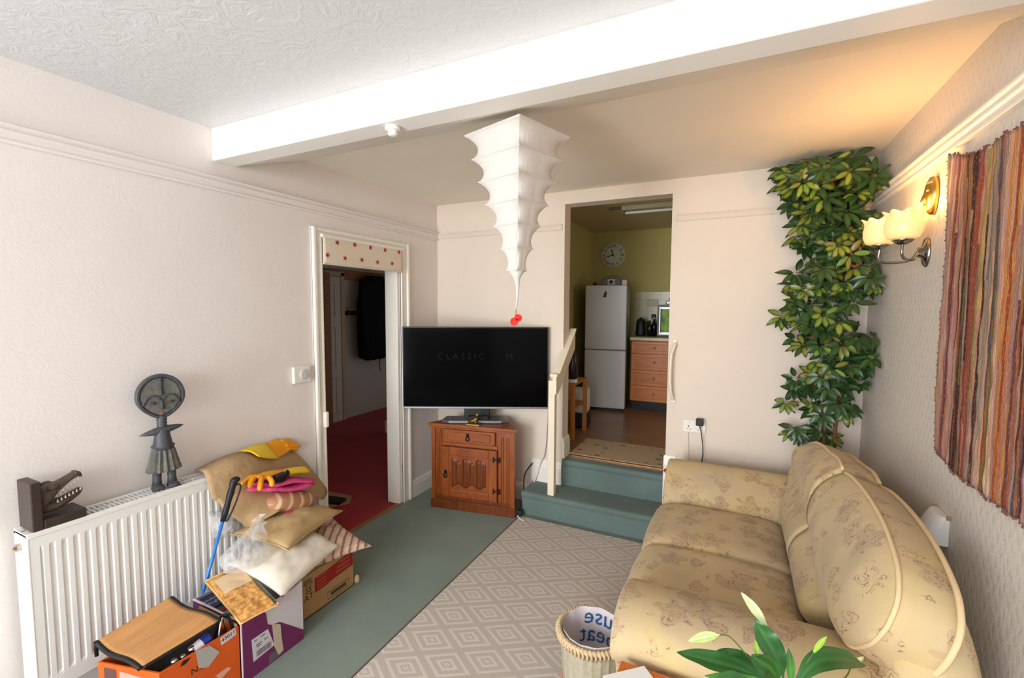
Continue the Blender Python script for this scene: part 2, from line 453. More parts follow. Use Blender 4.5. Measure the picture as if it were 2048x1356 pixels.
# --- carved doll with a disc head
m_doll = mat('dark_carved_wood', (66, 68, 72), .5, .4, var=.25, vscale=30, bump=.5, bscale=60)
m_doll_l = mat('grey_worn_carved_wood', (98, 97, 90), .55, .35, var=.25, vscale=60, bump=.7, bscale=90)
DX, DYc, DZ = .088, -2.2, RZ1
doll = thing('carved_doll', 'dark carved wooden doll with a large flat disc head standing on the radiator', 'carving', (DX, DYc, DZ))
ang = math.radians(-12)     # face turned a little towards the room
Rz = Matrix.Translation((DX, DYc, 0)) @ Matrix.Rotation(ang, 4, 'Z')
def dl(p): return tuple(Rz @ Vector(p))
def disc(rx, ry, x0, x1, zc, n=40, chin=.0):
    pts = []
    for i in range(n):
        a = 2*PI*i/n
        y = rx*math.cos(a); z = ry*math.sin(a)
        if z < 0: y *= 1-.28*(z/ry)**2
        pts.append((y, zc+z))
    return pts
HC = 1.168
head = B()
o_ = disc(.089, .098, 0, 0, HC); i_ = disc(.078, .087, 0, 0, HC)
head.loft([[dl((-.014, y, z)) for y, z in disc(.081, .09, 0, 0, HC)], [dl((-.010, y, z)) for y, z in o_], [dl((.010, y, z)) for y, z in o_], [dl((.014, y, z)) for y, z in disc(.085, .094, 0, 0, HC)], [dl((.014, y, z)) for y, z in i_], [dl((.008, y, z)) for y, z in disc(.074, .083, 0, 0, HC)]])
hd = head.build('head_disc', m_doll, doll, smooth=False)
fc = B()
fc.loft([[dl((.006, y, z)) for y, z in disc(.073, .082, 0, 0, HC)], [dl((.011, y, z)) for y, z in disc(.07, .079, 0, 0, HC)]])
fc.build('face', m_doll_l, hd)
ft = B()
for sg in (-1, 1):   # eyebrows arching from the nose, almond eyes
    ft.tube([dl((.013, sg*t, HC-.012+.020*math.sin(PI*min(1, (t-.004)/.062))**.7 - .02*(t/.066)**3)) for t in [.004+.062*i/12 for i in range(13)]], .0045, 8)
    ft.ball(dl((.012, sg*.032, HC-.026)), .013, 14, 8, 1, 1, .45)
ft.tube([dl((.012, 0, HC-.008)), dl((.016, 0, HC-.03)), dl((.02, 0, HC-.056))], [.004, .006, .008], 8)
for k in range(6): ft.ball(dl((.012, 0, HC+.012+k*.0125)), .0085, 10, 6)
ft.build('face_carving', m_doll, hd, smooth=True)
B().ball(dl((.013, 0, HC-.074)), .009, 12, 8, 1, 1.2, .6).build('mouth', mat('red_wood_lip', (150, 84, 72), .5), hd, smooth=True)
M3 = Rz.to_3x3()
b = B().lathe([(.017, 1.028), (.020, 1.036), (.017, 1.043), (.020, 1.05), (.017, 1.057), (.020, 1.064), (.017, 1.072), (.018, 1.084)], (DX, DYc, 0), 16)
b.lathe([(.036, .935), (.037, .95), (.032, .975), (.028, 1.0), (.024, 1.02), (.017, 1.032)], (DX, DYc, 0), 18)
b.build('torso', m_doll, doll, smooth=True)
B().tube([dl((.004, y, 1.018+.12*y+.0)) for y in (-.082, -.06, -.03, 0, .03, .06, .078)], [.001, .009, .0155, .019, .0155, .009, .001], 12).build('arms_bar', m_doll, doll, smooth=True)
n = 60; rings = []
for z, r in ((.945, .038), (.925, .042), (.88, .052), (.845, .062), (.838, .06)):
    amp = .0 if z > .94 else .004
    rings.append([dl(((r*.72+amp*math.cos(k*15*2*PI/n))*math.cos(2*PI*k/n), (r+amp*math.cos(k*15*2*PI/n))*math.sin(2*PI*k/n), z)) for k in range(n)])
sk = B().loft(rings).build('skirt', m_doll_l, doll)
B().tube([dl((.03*math.cos(a), .039*math.sin(a), .948)) for a in [2*PI*i/24 for i in range(24)]], .005, 8, closed=True).build('waistband', m_doll, sk, smooth=True)
for sg in (-1, 1):
    b = B().tube([dl((0, sg*.026, .842)), dl((0, sg*.027, .80)), dl((0, sg*.028, .775))], [.017, .016, .019], 12)
    b.loft([[dl((x, sg*.028+w*math.cos(2*PI*k/12), DZ+h0+h*max(0, math.sin(2*PI*k/12)))) for k in range(12)] for x, w, h0, h in ((-.022, .012, 0, .016), (-.01, .02, 0, .03), (.01, .022, 0, .028), (.03, .024, 0, .016), (.038, .02, 0, .01))])
    b.build('leg', m_doll, doll, smooth=True)

# --- crocodile bookend
CYb = -2.642
croc = thing('crocodile_bookend', 'dark wooden bookend with a carved open mouthed crocodile head on the radiator', 'bookend', (.09, -2.57, RZ1))
m_bk = wood('dark_bookend_wood', (42, 34, 32), (70, 54, 48), (2, 2, 12), 10, .4)
m_cr = mat('dark_brown_carved_skin', (84, 68, 58), .45, .4, var=.35, vscale=40, bump=.9, bscale=120, bdist=.006)
m_tooth = mat('bone_teeth', (226, 216, 196), .4)
B().box(.035, .145, CYb, CYb+.03, RZ1, RZ1+.175, .004).build('upright_board', m_bk, croc)
B().box(.035, .145, CYb+.03, CYb+.15, RZ1, RZ1+.034, .004).build('base', m_bk, croc)
def jaw(pts, flat):
    rings = []
    for y, z, w, h in pts:
        rings.append([(.09+w*math.cos(2*PI*k/14), y, z+h*math.sin(2*PI*k/14)*(flat if math.sin(2*PI*k/14) < 0 else 1)) for k in range(14)])
    return rings
y0 = CYb+.028
hd = B().loft(jaw([(y0, .852, .042, .048), (y0+.02, .858, .045, .046), (y0+.04, .874, .040, .036), (y0+.058, .888, .032, .024), (y0+.08, .902, .026, .017), (y0+.1, .914, .024, .015), (y0+.116, .920, .023, .014), (y0+.128, .914, .015, .012), (y0+.132, .908, .006, .006)], .7)).build('head', m_cr, croc, smooth=True)
lj = B().loft(jaw([(y0+.0, .832, .036, .026), (y0+.04, .826, .037, .022), (y0+.07, .830, .030, .018), (y0+.1, .842, .024, .016), (y0+.12, .852, .018, .014), (y0+.13, .856, .008, .007)], 1.)).build('lower_jaw', m_cr, croc, smooth=True)
for sg in (-1, 1):
    B().ball((.09+sg*.028, y0+.04, .900), .013, 10, 6, 1, 1.4).build('eye_ridge', m_cr, hd, smooth=True)
    B().ball((.09+sg*.012, y0+.112, .926), .007, 10, 6).build('nostril', m_cr, hd, smooth=True)
for sg in (-1, 1):
    for k in range(7):
        t = k/6; y = y0+.046+.07*t
        B().cyl((.09+sg*(.030-.010*t), y, .872+.034*t), (.09+sg*(.030-.010*t), y, .862+.034*t), .0032, 6, .0006).build('tooth', m_tooth, hd)
        B().cyl((.09+sg*(.030-.012*t), y+.004, .840+.020*t), (.09+sg*(.030-.012*t), y+.004, .852+.018*t), .0032, 6, .0006).build('tooth', m_tooth, lj)
# --- switch
sw = thing('wall_switch', 'white square switch with a round dial on the left wall by the hall doorway', 'switch', (0, -1.415, 1.10))
B().box(0, .022, -1.475, -1.356, 1.105, 1.205, .006).build('switch_plate', m_white, sw)
B().lathe([(.031, 0), (.031, .004), (.026, .008), (.002, .009)], (.022, -1.405, 1.155), 24, Matrix.Rotation(PI/2, 3, 'Y')).build('dial', mat('pale_grey_dial', (206, 204, 206), .4), sw)
# --- blind across the top of the hall doorway
bl = thing('roller_blind', 'short cream blind printed with red flowers across the top of the hall doorway', 'blind', (.03, -.875, 1.826))
m_bl = mat('cream_blind_fabric', (226, 212, 192), .8, .2, bump=.2, bscale=400)
B().grid(30, 8, lambda u, v: (.036+.003*math.sin(u*9)*(1-v), -1.255+u*.75, 1.826+v*.178)).build('fabric', m_bl, bl, solid=.003, smooth=True)
B().cyl((.036, -1.256, 1.828), (.036, -.504, 1.828), .005, 10).build('bottom_bar', m_bl, bl)
B().cyl((.03, -1.26, 2.0), (.03, -.50, 2.0), .012, 12).build('roller', m_white, bl)
m_flw = mat('red_flower_ink', (168, 40, 58), .8)
for y, z in [[-1.158, 1.969], [-1.008, 1.974], [-0.862, 1.973], [-0.714, 1.972], [-0.562, 1.974], [-1.237, 1.883], [-1.096, 1.877], [-0.945, 1.88], [-0.794, 1.878], [-0.641, 1.882]]:
    pts = []
    for i in range(40):
        a = 2*PI*i/40; r = .0165*(.72+.28*math.cos(5*a+.4))
        pts.append((y+.012+r*math.cos(a), z+r*math.sin(a)))
    B().prism(pts, 0, 'yz', .0405, .0415).build('printed_flower', m_flw, bl)
# --- hall beyond the doorway
m_dk = wood('brown_hall_wood', (128, 76, 34), (164, 102, 50), (1, 1, 6), 6)
hd_ = B()
DYa, DYb = .80, 1.30
d3 = struct(B().box(-2.5, -2.46, .45, 1.235, 0, 1.96, .003), 'door_3', mat('hall_door_paint', (206, 192, 178), .5, var=.02))
b = B()
for z0, z1 in ((.12, .62), (.74, 1.30), (1.42, 1.86)):
    for ya, yb in ((.55, .81), (.88, 1.14)):
        b.box(-2.462, -2.45, ya, ya+.012, z0, z1, .003).box(-2.462, -2.45, yb-.012, yb, z0, z1, .003).box(-2.462, -2.45, ya, yb, z0, z0+.012, .003).box(-2.462, -2.45, ya, yb, z1-.012, z1, .003)
b.build('panel_moulding', bpy.data.materials['hall_door_paint'], d3)
struct(B().box(-2.5, -2.45, 1.24, 1.30, 0, 2.02, .005).box(-2.5, -2.45, .4, 1.30, 1.97, 2.03, .005), 'trim_hall_door_frame', mat('hall_frame_paint', (190, 160, 130), .5))
struct(B().box(-2.46, -2.42, .93, 1.03, 0, 2.0, .004), 'trim_hall_post', m_dk)
tag(B().box(-2.5, -2.47, 1.0, 2.3, 1.93, 2.06, .004).build('coat_rail', m_dk, loc=(-2.485, 1.65, 1.93)), 'brown wooden coat rail high on the hall wall', 'coat rail')
m_coat = mat('black_coat_cloth', (16, 17, 20), .85, .2, var=.2, bump=.3, bscale=30)
coat = thing('black_coat', 'long black coat hanging in the hall seen through the doorway', 'coat', (-2.40, 1.8, .85))
def coatring(z, y0, y1, d, jag=0.):
    return [(-2.38+d*math.cos(2*PI*k/28), (y0+y1)/2+(y1-y0)/2*math.sin(2*PI*k/28), z+jag*math.sin(2*PI*k/28*1.0)+.012*math.sin(k*2.1)) for k in range(28)]
B().loft([coatring(.80, 1.62, 1.95, .05), coatring(.86, 1.47, 2.16, .075), coatring(1.0, 1.46, 2.17, .085), coatring(1.3, 1.45, 2.17, .09), coatring(1.6, 1.46, 2.16, .09), coatring(1.8, 1.50, 2.13, .085), coatring(1.92, 1.56, 2.08, .07), coatring(2.0, 1.66, 1.98, .05)]).build('body', m_coat, coat, smooth=True)
B().tube(bez([(-2.30, 1.81, .82), (-2.31, 1.80, .72), (-2.30, 1.815, .62)], 6), .006, 6).build('belt_end', m_coat, coat)
for sy in (1.50, 2.12):
    B().tube(bez([(-2.38, sy+(.07 if sy < 1.8 else -.07), 1.93), (-2.33, sy+.0, 1.6), (-2.31, sy+.02, 1.2), (-2.31, sy+.03, .98)], 6), [.05]*18+[.06], 10).build('sleeve', m_coat, coat, smooth=True)
lk = thing('wall_box', 'small dark box with a pale top fixed to the hall wall left of the coat', 'wall box', (-2.5, 1.42, 1.44))
B().box(-2.5, -2.44, 1.345, 1.50, 1.445, 1.50, .006).build('body', mat('dark_box_plastic', (30, 34, 44), .4), lk)
B().box(-2.5, -2.46, 1.38, 1.45, 1.505, 1.535, .008).build('top', mat('pale_box_plastic', (180, 172, 160), .4), lk)
# ------------------------------------------------------------------ corner cabinet
m_oak = wood('polished_oak', (116, 54, 16), (158, 82, 30), (5, 5, 1), 5., .38, .45, .08)
m_oak_h = wood('polished_oak_rails', (120, 56, 16), (164, 88, 34), (1, 1, 8), 5., .38, .45, .08)
m_oak_d = wood('dark_carved_oak', (84, 38, 10), (126, 62, 22), (6, 6, 1), 5., .4, .4, .1)
m_iron = mat('black_iron', (34, 30, 28), .5, .5, .7)
FL = Vector((.252, -.448, 0)); FR = Vector((.915, -.335, 0))
ct = (FR-FL).normalized(); cn = Vector((-ct.y, ct.x, 0)); cw = (FR-FL).length; CH = .672
def cp(s, d, z): p = FL+ct*s+cn*d; return (p.x, p.y, z)      # s along the front, d inwards
cab = thing('corner_cabinet', 'carved oak corner cabinet with one drawer and one door standing under the television', 'cabinet', (.56, -.2, 0))
def cbox(b, s0, s1, d0, d1, z0, z1, bev=.002):
    M = Matrix(((ct.x, cn.x, 0, FL.x), (ct.y, cn.y, 0, FL.y), (0, 0, 1, 0), (0, 0, 0, 1)))
    return b.box(s0, s1, d0, d1, z0, z1, bev, 0., M)
def cprism(b, pts, z0, z1):
    return b.prism([cp(s, d, 0)[:2] for s, d in pts], 0, 'xy', z0, z1)
out = [(0, 0), (cw, 0), (cw-.14, .25), (cw-.3, .33), (.3, .33), (.14, .25)]
b = B(); cprism(b, [(.02, .02), (cw-.02, .02), (cw-.15, .24), (cw-.3, .32), (.3, .32), (.15, .24)], .0, CH-.03)
b.build('body', m_oak, cab)
b = B(); cprism(b, [(-.022, -.022), (cw+.022, -.022), (cw-.125, .265), (cw-.29, .345), (.29, .345), (.125, .265)], CH-.022, CH)
cprism(b, [(-.010, -.010), (cw+.010, -.010), (cw-.13, .26), (cw-.29, .34), (.29, .34), (.13, .26)], CH-.038, CH-.022)
b.build('top', m_oak_h, cab, bevel=.004)
for s0_, s1_ in ((0, .03), (cw-.03, cw)):
    b = B(); cbox(b, s0_, s1_, -.002, .025, 0, CH-.038); b.build('corner_post', m_oak, cab)
for s0_, s1_, gr, gz in ((.03, .075, (.045, .058), .16), (cw-.13, cw-.03, (cw-.11, cw-.094, cw-.066, cw-.05), .09)):
    b = B(); cbox(b, s0_, s1_, .008, .025, .07, CH-.038)
    for s_ in gr: cbox(b, s_, s_+.006, .0, .012, gz, .60)
    b.build('stile', m_oak, cab)
b = B(); cbox(b, .0, cw, -.006, .02, 0, .075); cbox(b, .03, cw-.03, .0, .02, .075, .10)
cprism(b, [(-.006, -.006), (.0, -.006), (.14, .25), (.13, .25)], 0, .07); cprism(b, [(cw+.006, -.006), (cw, -.006), (cw-.14, .25), (cw-.13, .25)], 0, .07)
b.build('plinth', m_oak_d, cab, bevel=.003)
b = B(); cbox(b, .085, cw-.135, .006, .022, .50, .525); cbox(b, .085, cw-.135, .006, .022, .632, CH-.038); b.build('rail', m_oak_h, cab)
dr = B(); cbox(dr, .105, .52, -.008, .03, .53, .63, .004); dr = dr.build('drawer', m_oak_h, cab)
b = B(); cbox(b, .14, .485, -.016, -.006, .548, .612, .006); b.build('raised_panel', m_oak_h, dr)
def drop_pull(s, z, par):
    b = B(); cbox(b, s-.012, s+.012, -.021, -.014, z, z+.028, .004)
    p = Vector(cp(s, -.022, z+.006))
    b.ball(p, .008, 10, 6)
    b.tube([Vector(cp(s+.013*math.sin(a), -.026, z-.012+.016*math.cos(a))) for a in [2*PI*i/14 for i in range(14)]], .0035, 6, closed=True)
    return b.build('drop_pull', m_iron, par)
drop_pull(.308, .585, dr)
do = B(); cbox(do, .085, cw-.135, -.006, .02, .105, .495, .003)
do = do.build('door', m_oak, cab)
b = B()
cbox(b, .085, .15, -.014, -.002, .105, .495, .004); cbox(b, cw-.20, cw-.135, -.014, -.002, .105, .495, .004)
cbox(b, .15, cw-.20, -.014, -.002, .105, .165, .006); cbox(b, .15, cw-.20, -.014, -.002, .43, .495, .006)
b.build('door_frame', m_oak, do)
# linenfold carving
b = B()
s0, s1 = .172, cw-.222
def fold(u, v):
    s = s0+u*(s1-s0)
    w = .5+.5*math.cos(u*2*PI*5)
    top = .402+.016*math.cos(u*2*PI*2.5); bot = .195-.014*math.cos(u*2*PI*2.5)
    z = bot+(top-bot)*v
    e = min(1, min(u, 1-u)*20, v*14, (1-v)*14)
    return cp(s, -.006-(.004+.010*w)*max(0, e), z)
b.grid(61, 24, fold).build('linenfold_carving', m_oak_d, do, smooth=True)
drop_pull(.125, .285, do)
for z in (.43, .19):
    b = B()
    cbox(b, cw-.165, cw-.11, -.02, -.013, z-.006, z+.006, .002)
    for sg in (-1, 1):
        for e in (-1, 1):
            cbox(b, cw-.138+sg*.022-.006, cw-.138+sg*.022+.006, -.02, -.013, z+e*.013-.008, z+e*.013+.008, .003)
    b.build('hinge', m_iron, do)

# ------------------------------------------------------------------ television
tn = Vector((.4384, -.8988, 0)); tx = Vector((.8988, .4384, 0)); TC = Vector((.556, -.294, 0))
TW, TZ0, TZ1 = 1.118, .783, 1.412
TM = frame((TC.x, TC.y, 0), tx, (0, 0, 1))      # local: x along the screen, y up, z towards the viewer
def tbox(b, x0, x1, y0, y1, z0, z1, bev=.003): return b.box(x0, x1, y0, y1, z0, z1, bev, 0., TM)
tv = thing('television', 'large black flat television showing faint lettering on its stand on the oak cabinet', 'television', (TC.x, TC.y, CH))
b = B(); tbox(b, -TW/2, TW/2, TZ0, TZ1, -.022, .004, .004)
tbox(b, -.42, .42, TZ0+.05, TZ0+.42, -.055, -.02, .01)
b.build('case', mat('black_tv_plastic', (20, 20, 22), .4), tv)
k = NT('black_screen_glass'); k.base(lin((5, 5, 6))); k.p.inputs['Roughness'].default_value = .1; k.p.inputs['Specular IOR Level'].default_value = .04
b = B(); tbox(b, -TW/2+.008, TW/2-.008, TZ0+.014, TZ1-.008, .003, .0055, .0005)
scr = b.build('screen', k.m, tv)
b = B(); tbox(b, -TW/2, TW/2, TZ0-.004, TZ0+.011, -.012, .008, .003)
b.build('bottom_trim', mat('brushed_silver_trim', (150, 152, 156), .35, .5, .8), tv)
m_let = mat('grey_screen_letters', (8, 8, 8), .6, .0, emit=(44, 42, 40), emit_s=.6)
text_obj('lettering', 'CLASSIC', .072, m_let, TM @ Matrix.Translation((-.11, 1.182, .0058)), scr, .0002, 'CENTER', 1.0, 1.46)
text_obj('lettering', 'M', .072, m_let, TM @ Matrix.Translation((.262, 1.182, .0058)), scr, .0002, 'CENTER', 1.0, 1.46)
b = B(); b.prism([(x, z) for x, z in [(-.26, -.035), (-.2, -.075), (.2, -.075), (.26, -.035), (.24, .09), (-.24, .09)]], 0, 'xy', 0, .022)
for v in b.bm.verts: v.co = TM @ Vector((v.co.x, CH+.002+v.co.z, -v.co.y-.02))
b.build('stand_base', mat('grey_metal_stand', (142, 146, 152), .3, .5, .7), tv, bevel=.006)
b = B(); tbox(b, -.09, .11, CH+.02, TZ0+.1, -.06, -.03, .006); tbox(b, -.06, .1, CH+.02, CH+.05, -.06, .02, .006)
b.build('stand_neck', bpy.data.materials['black_tv_plastic'], tv)
# brass sphinx-like figurine on the cabinet edge
m_brass = mat('aged_brass', (158, 124, 66), .4, .5, .85, var=.2, vscale=60)
fx, fy, fz = cp(.355, .004, CH)
fg = thing('brass_figurine', 'small brass seated animal figurine on the front edge of the oak cabinet', 'figurine', (fx, fy, fz))
def fp(s, d, z): s, d, z = s*1.45, d*1.2, z*1.4; p = Vector((fx, fy, fz))+ct*s+cn*d; return (p.x, p.y, fz+z)
b = B(); M = Matrix(((ct.x, cn.x, 0, fx), (ct.y, cn.y, 0, fy), (0, 0, 1, fz), (0, 0, 0, 1)))
b.box(-.065, .045, -.02, .02, 0, .014, .003, 0, M); b.build('base', m_brass, fg)
b = B(); b.tube([fp(-.03, 0, .018), fp(-.012, 0, .024), fp(.004, 0, .030), fp(.012, 0, .045)], [.011, .015, .016, .012], 12)
b.ball(fp(.014, 0, .06), .014, 12, 8); b.tube([fp(.008, -.012, .032), fp(.012, -.016, .012)], [.007, .005], 8); b.tube([fp(.008, .012, .032), fp(.012, .016, .012)], [.007, .005], 8)
b.tube(bez([fp(-.03, .004, .018), fp(-.042, .006, .022), fp(-.046, 0, .034)], 5), .003, 6)
b.build('body', m_brass, fg, smooth=True)
# loose cables and adaptor behind the cabinet
m_blk = mat('black_cable', (22, 22, 24), .5); m_wcab = mat('white_cable', (226, 222, 214), .45)
ad = thing('power_adaptor', 'black power adaptor with loose cables standing beside the right side of the cabinet', 'adaptor', (.955, -.29, 0))
B().box(.925, .96, -.318, -.275, .0, .05, .006, .3).build('block', m_blk, ad)
B().tube(bez([(.94, -.295, .05), (.925, -.2, .12), (.90, -.12, .25), (.93, -.05, .33)], 8), .005, 6).build('cable', m_blk, ad)
tag(B().tube(bez([(.935, -.32, .012), (.965, -.345, .008), (1.0, -.36, .008), (.985, -.33, .006)], 8), .006, 8).build('white_plug_lead', m_wcab, loc=(.96, -.34, 0)), 'short white lead on the floor between the cabinet and the bottom step', 'cable')
tag(B().tube(bez([(1.045, -.012, .80), (1.04, -.02, .6), (1.025, -.026, .42), (1.0, -.03, .35), (.975, -.03, .26), (.95, -.05, .18)], 8), .005, 8).build('wall_cable', m_wcab, loc=(1.0, -.02, .2)), 'thin white cable running down the wall from behind the television', 'cable')

# ------------------------------------------------------------------ paper lantern and poppy under the beam
m_lan = NT('white_lantern_fabric'); m_lan.base(lin((206, 199, 192))); m_lan.p.inputs['Roughness'].default_value = .7
m_lan.p.inputs['Subsurface Weight'].default_value = .0; m_lan.p.inputs['Specular IOR Level'].default_value = .25
m_lan.bump(m_lan.noise(m_lan.coord('Object', scale=(1, 1, 5)), 24., 3.), .12, .004); m_lan = m_lan.m
LX, LY, LZ = 1.502, -1.55, 2.262
lan = thing('paper_lantern', 'white pagoda shaped fabric lantern hanging behind the ceiling beam', 'lantern', (LX, LY, H))
la = math.radians(71.3)     # direction of the corner that points at the camera
la = math.atan2(-3.295-LY, 2.332-LX)+math.radians(2)
def corner(k): a = la+k*PI/2; return Vector((math.cos(a), math.sin(a), 0))
rims = [(.212, 0), (.187, .092), (.159, .183), (.129, .275), (.097, .362), (.067, .455), (.042, .545)]
b = B(); K = 9
rings = []
for i in range(len(rims)-1):
    (r0, d0), (r1, d1) = rims[i], rims[i+1]
    for j in range(K+(1 if i == len(rims)-2 else 0)):
        t = j/K; r = r0+(r1-r0)*t; dz = d0+(d1-d0)*t
        sag = 4*t*(1-t); cr = r-.036*sag*(r/.2)**.55; fr = -.006*sag
        ring = []
        for k in range(4):
            A, Bq = corner(k), corner(k+1)
            for q in range(10):
                u = q/10; e = abs(2*u-1)
                sc = r+(cr-r)*e**2.2
                p = (A*(1-u)+Bq*u); nrm = (A+Bq).normalized()
                p = p*sc+nrm*(fr*(1-e))
                ring.append((LX+p.x, LY+p.y, LZ-dz))
        rings.append(ring)
b.loft(rings, cap=False)
b.build('shade', m_lan, lan, smooth=False, solid=.0012)
for r, dz in rims:
    B().tube([(LX+corner(k).x*r, LY+corner(k).y*r, LZ-dz) for k in range(4)], .0032, 6, closed=True).build('wire_hoop', m_lan, lan)
b = B(); b.tube([(LX+corner(k).x*.214, LY+corner(k).y*.214, LZ+.004) for k in range(4)], .005, 6, closed=True); b.build('top_rim', m_lan, lan)
B().tube([(LX, LY, LZ-.545), (LX, LY, LZ-.575), (LX+.004, LY, LZ-.61), (LX+.002, LY, LZ-.67), (LX-.004, LY, LZ-.705)], [.036, .016, .008, .004, .005], 8).build('tail', m_lan, lan, smooth=True)
b = B().tube([(LX, LY, H), (LX, LY, LZ-.1)], .003, 6)
for k in range(4): b.tube([(LX, LY, LZ+.06), (LX+corner(k).x*.212, LY+corner(k).y*.212, LZ+.002)], .0012, 5)
b.build('hanging_cord', mat('gold_cord', (190, 160, 84), .5), lan)
pz = 1.510
pp = thing('hanging_red_poppy', 'red paper poppy hanging on a beaded thread beneath the lantern', 'poppy', (LX, LY-.004, pz))
fdir = Vector((2.332-LX, -3.295-LY, 0)).normalized(); fsd = Vector((-fdir.y, fdir.x, 0))
def pq(x, z, o): p = Vector((LX, LY-.004, pz))+fsd*x+fdir*o; return (p.x, p.y, pz+z)
b = B()
for cx_, cz_, r, o in ((.009, .008, .017, .002), (-.008, -.008, .018, 0.), (.0, .0, .014, .003)):
    b.grid(9, 9, lambda u, v: pq(cx_+r*(u*.999+.001)*math.cos(2*PI*v)*(1+.08*math.sin(6*PI*v)), cz_+r*u*math.sin(2*PI*v), o+.006*u*u))
b.build('petals', mat('poppy_red', (232, 52, 40), .6), pp, solid=.001, smooth=True)
B().ball(pq(.003, .001, .006), .0045, 10, 6).build('centre', m_blk, pp)
b = B().tube([pq(0, .015, 0), (LX-.004, LY, LZ-.703)], .0009, 5)
for z in (.022, .03, .037): b.ball(pq(0, z, 0), .003, 8, 5)
b.build('beaded_thread', m_brass, pp)
# --- sensor under the beam
sn = thing('beam_sensor', 'small white round sensor fixed under the ceiling beam', 'sensor', (1.09, -1.835, 2.274))
B().lathe([(.026, 0), (.03, -.004), (.03, -.014), (.018, -.018)], (1.09, -1.835, 2.274), 20).build('base', m_white, sn)
B().lathe([(.018, -.018), (.02, -.03), (.012, -.036), (.001, -.037)], (1.09, -1.835, 2.274), 20).build('cap', m_white, sn)

# ------------------------------------------------------------------ stair handrail
m_crm = mat('cream_gloss_paint', (236, 224, 200), .35, .5)
hr = thing('handrail', 'cream painted handrail with square newel post beside the carpeted steps', 'handrail', (1.17, -.21, .18))
B().box(1.136, 1.186, -.238, -.19, .18, 1.035, .004).build('newel_post', m_crm, hr)
b = B()
b.prism([(-.24, 1.065), (-.19, 1.065), (.185, 1.38), (.185, 1.235), (-.19, .935), (-.24, .935)], 0, 'yz', 1.168, 1.198)
b.build('sloping_board', m_crm, hr, bevel=.004)
b = B(); b.prism([(-.244, 1.062), (-.19, 1.064), (.188, 1.38), (.188, 1.398), (-.19, 1.084), (-.244, 1.084)], 0, 'yz', 1.148, 1.206)
b.build('hand_grip', m_crm, hr, bevel=.004)
B().ball((1.162, -.24, .92), .006, 8, 6).build('screw_cap', m_crm, hr)
# --- grab handle by the opening
gh = thing('grab_handle', 'cream bowed grab handle beside the kitchen opening', 'handle', (1.967, 0, .95))
B().tube(bez([(1.975, -.012, 1.325), (1.972, -.03, 1.30), (1.958, -.05, 1.25), (1.952, -.058, 1.12), (1.957, -.05, 1.0), (1.968, -.03, .955), (1.97, -.012, .93)], 7), [.009]+[.011]*41+[.009], 10).build('bow', m_crm, gh, smooth=True)
for z in (1.325, .93): B().box(1.957, 1.987, -.012, 0, z-.025, z+.025, .005).build('mount', m_crm, gh)
# --- double socket, charger
so = thing('double_socket', 'white double electric socket low on the wall right of the kitchen opening', 'socket', (2.11, 0, .757))
B().box(2.04, 2.186, -.012, 0, .716, .802, .004).build('face_plate', m_white, so)
for x in (2.078, 2.148): B().box(x-.006, x+.006, -.016, -.012, .775, .793, .002).build('switch', m_white, so)
b = B()
for x in (2.078, 2.148): b.box(x-.003, x+.003, -.0125, -.0118, .752, .764).box(x-.013, x-.006, -.0125, -.0118, .737, .741).box(x+.006, x+.013, -.0125, -.0118, .737, .741)
b.build('pin_holes', m_blk, so)
ch = thing('phone_charger', 'black charger plug with a thin black lead in the double socket', 'charger', (2.148, -.03, .757))
B().box(2.125, 2.172, -.055, -.0125, .775, .822, .006).build('plug', mat('black_charger_plastic', (34, 30, 30), .4), ch)
B().tube(bez([(2.15, -.04, .775), (2.165, -.04, .7), (2.175, -.045, .6), (2.17, -.04, .5), (2.19, -.05, .42), (2.16, -.04, .40)], 8), .0032, 6).build('lead', m_blk, ch)
tag(B().tube(bez([(2.075, -.008, .718), (2.08, -.01, .6), (2.085, -.012, .45), (2.085, -.014, .2), (2.088, -.026, .1)], 8), .003, 6).build('wall_lead', m_wcab, loc=(2.085, -.02, .1)), 'thin pale lead running straight down from the left of the double socket', 'cable')

# ------------------------------------------------------------------ kitchen
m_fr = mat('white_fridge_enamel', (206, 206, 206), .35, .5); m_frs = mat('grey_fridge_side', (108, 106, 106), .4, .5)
F0 = Vector((.80, 1.75)); F1 = Vector((1.255, 1.808)); fa = math.atan2(F1.y-F0.y, F1.x-F0.x); fw = (F1-F0).length
FM = Matrix.Translation((F0.x, F0.y, KZ)) @ Matrix.Rotation(fa, 4, 'Z')
fr = thing('fridge_freezer', 'tall white fridge freezer at the far side of the kitchen', 'fridge', (1.0, 2.0, KZ))
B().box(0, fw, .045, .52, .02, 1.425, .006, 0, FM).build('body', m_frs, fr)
up = B().box(0, fw, 0, .042, .70, 1.425, .010, 0, FM).build('upper_door', m_fr, fr)
lo = B().box(0, fw, 0, .042, .03, .692, .010, 0, FM).build('lower_door', m_fr, fr)
b = B()
pts = [(.195, 1.29), (.235, 1.29), (.238, 1.345), (.228, 1.365), (.212, 1.335), (.205, 1.31)]
b.prism([(x, z) for x, z in pts], 0, 'xz', -.004, 0.0005)
for v in b.bm.verts: v.co = FM @ v.co
b.build('dark_magnet', m_blk, up)
B().box(.05, fw-.05, .02, .05, 0, .03, .0, 0, FM).build('kick_gap', m_blk, fr)
ck = thing('wall_clock', 'round white wall clock with dark roman numerals above the fridge', 'clock', (.918, 2.54, 2.232))
CM = frame((.918, 2.548, 2.232), (1, 0, 0), (0, 0, 1))
b = B().lathe([(.150, 0), (.152, .012), (.146, .018)], (0, 0, 0), 40)
for v in b.bm.verts: v.co = CM @ v.co
b.build('face', mat('white_clock_face', (206, 200, 180), .5), ck)
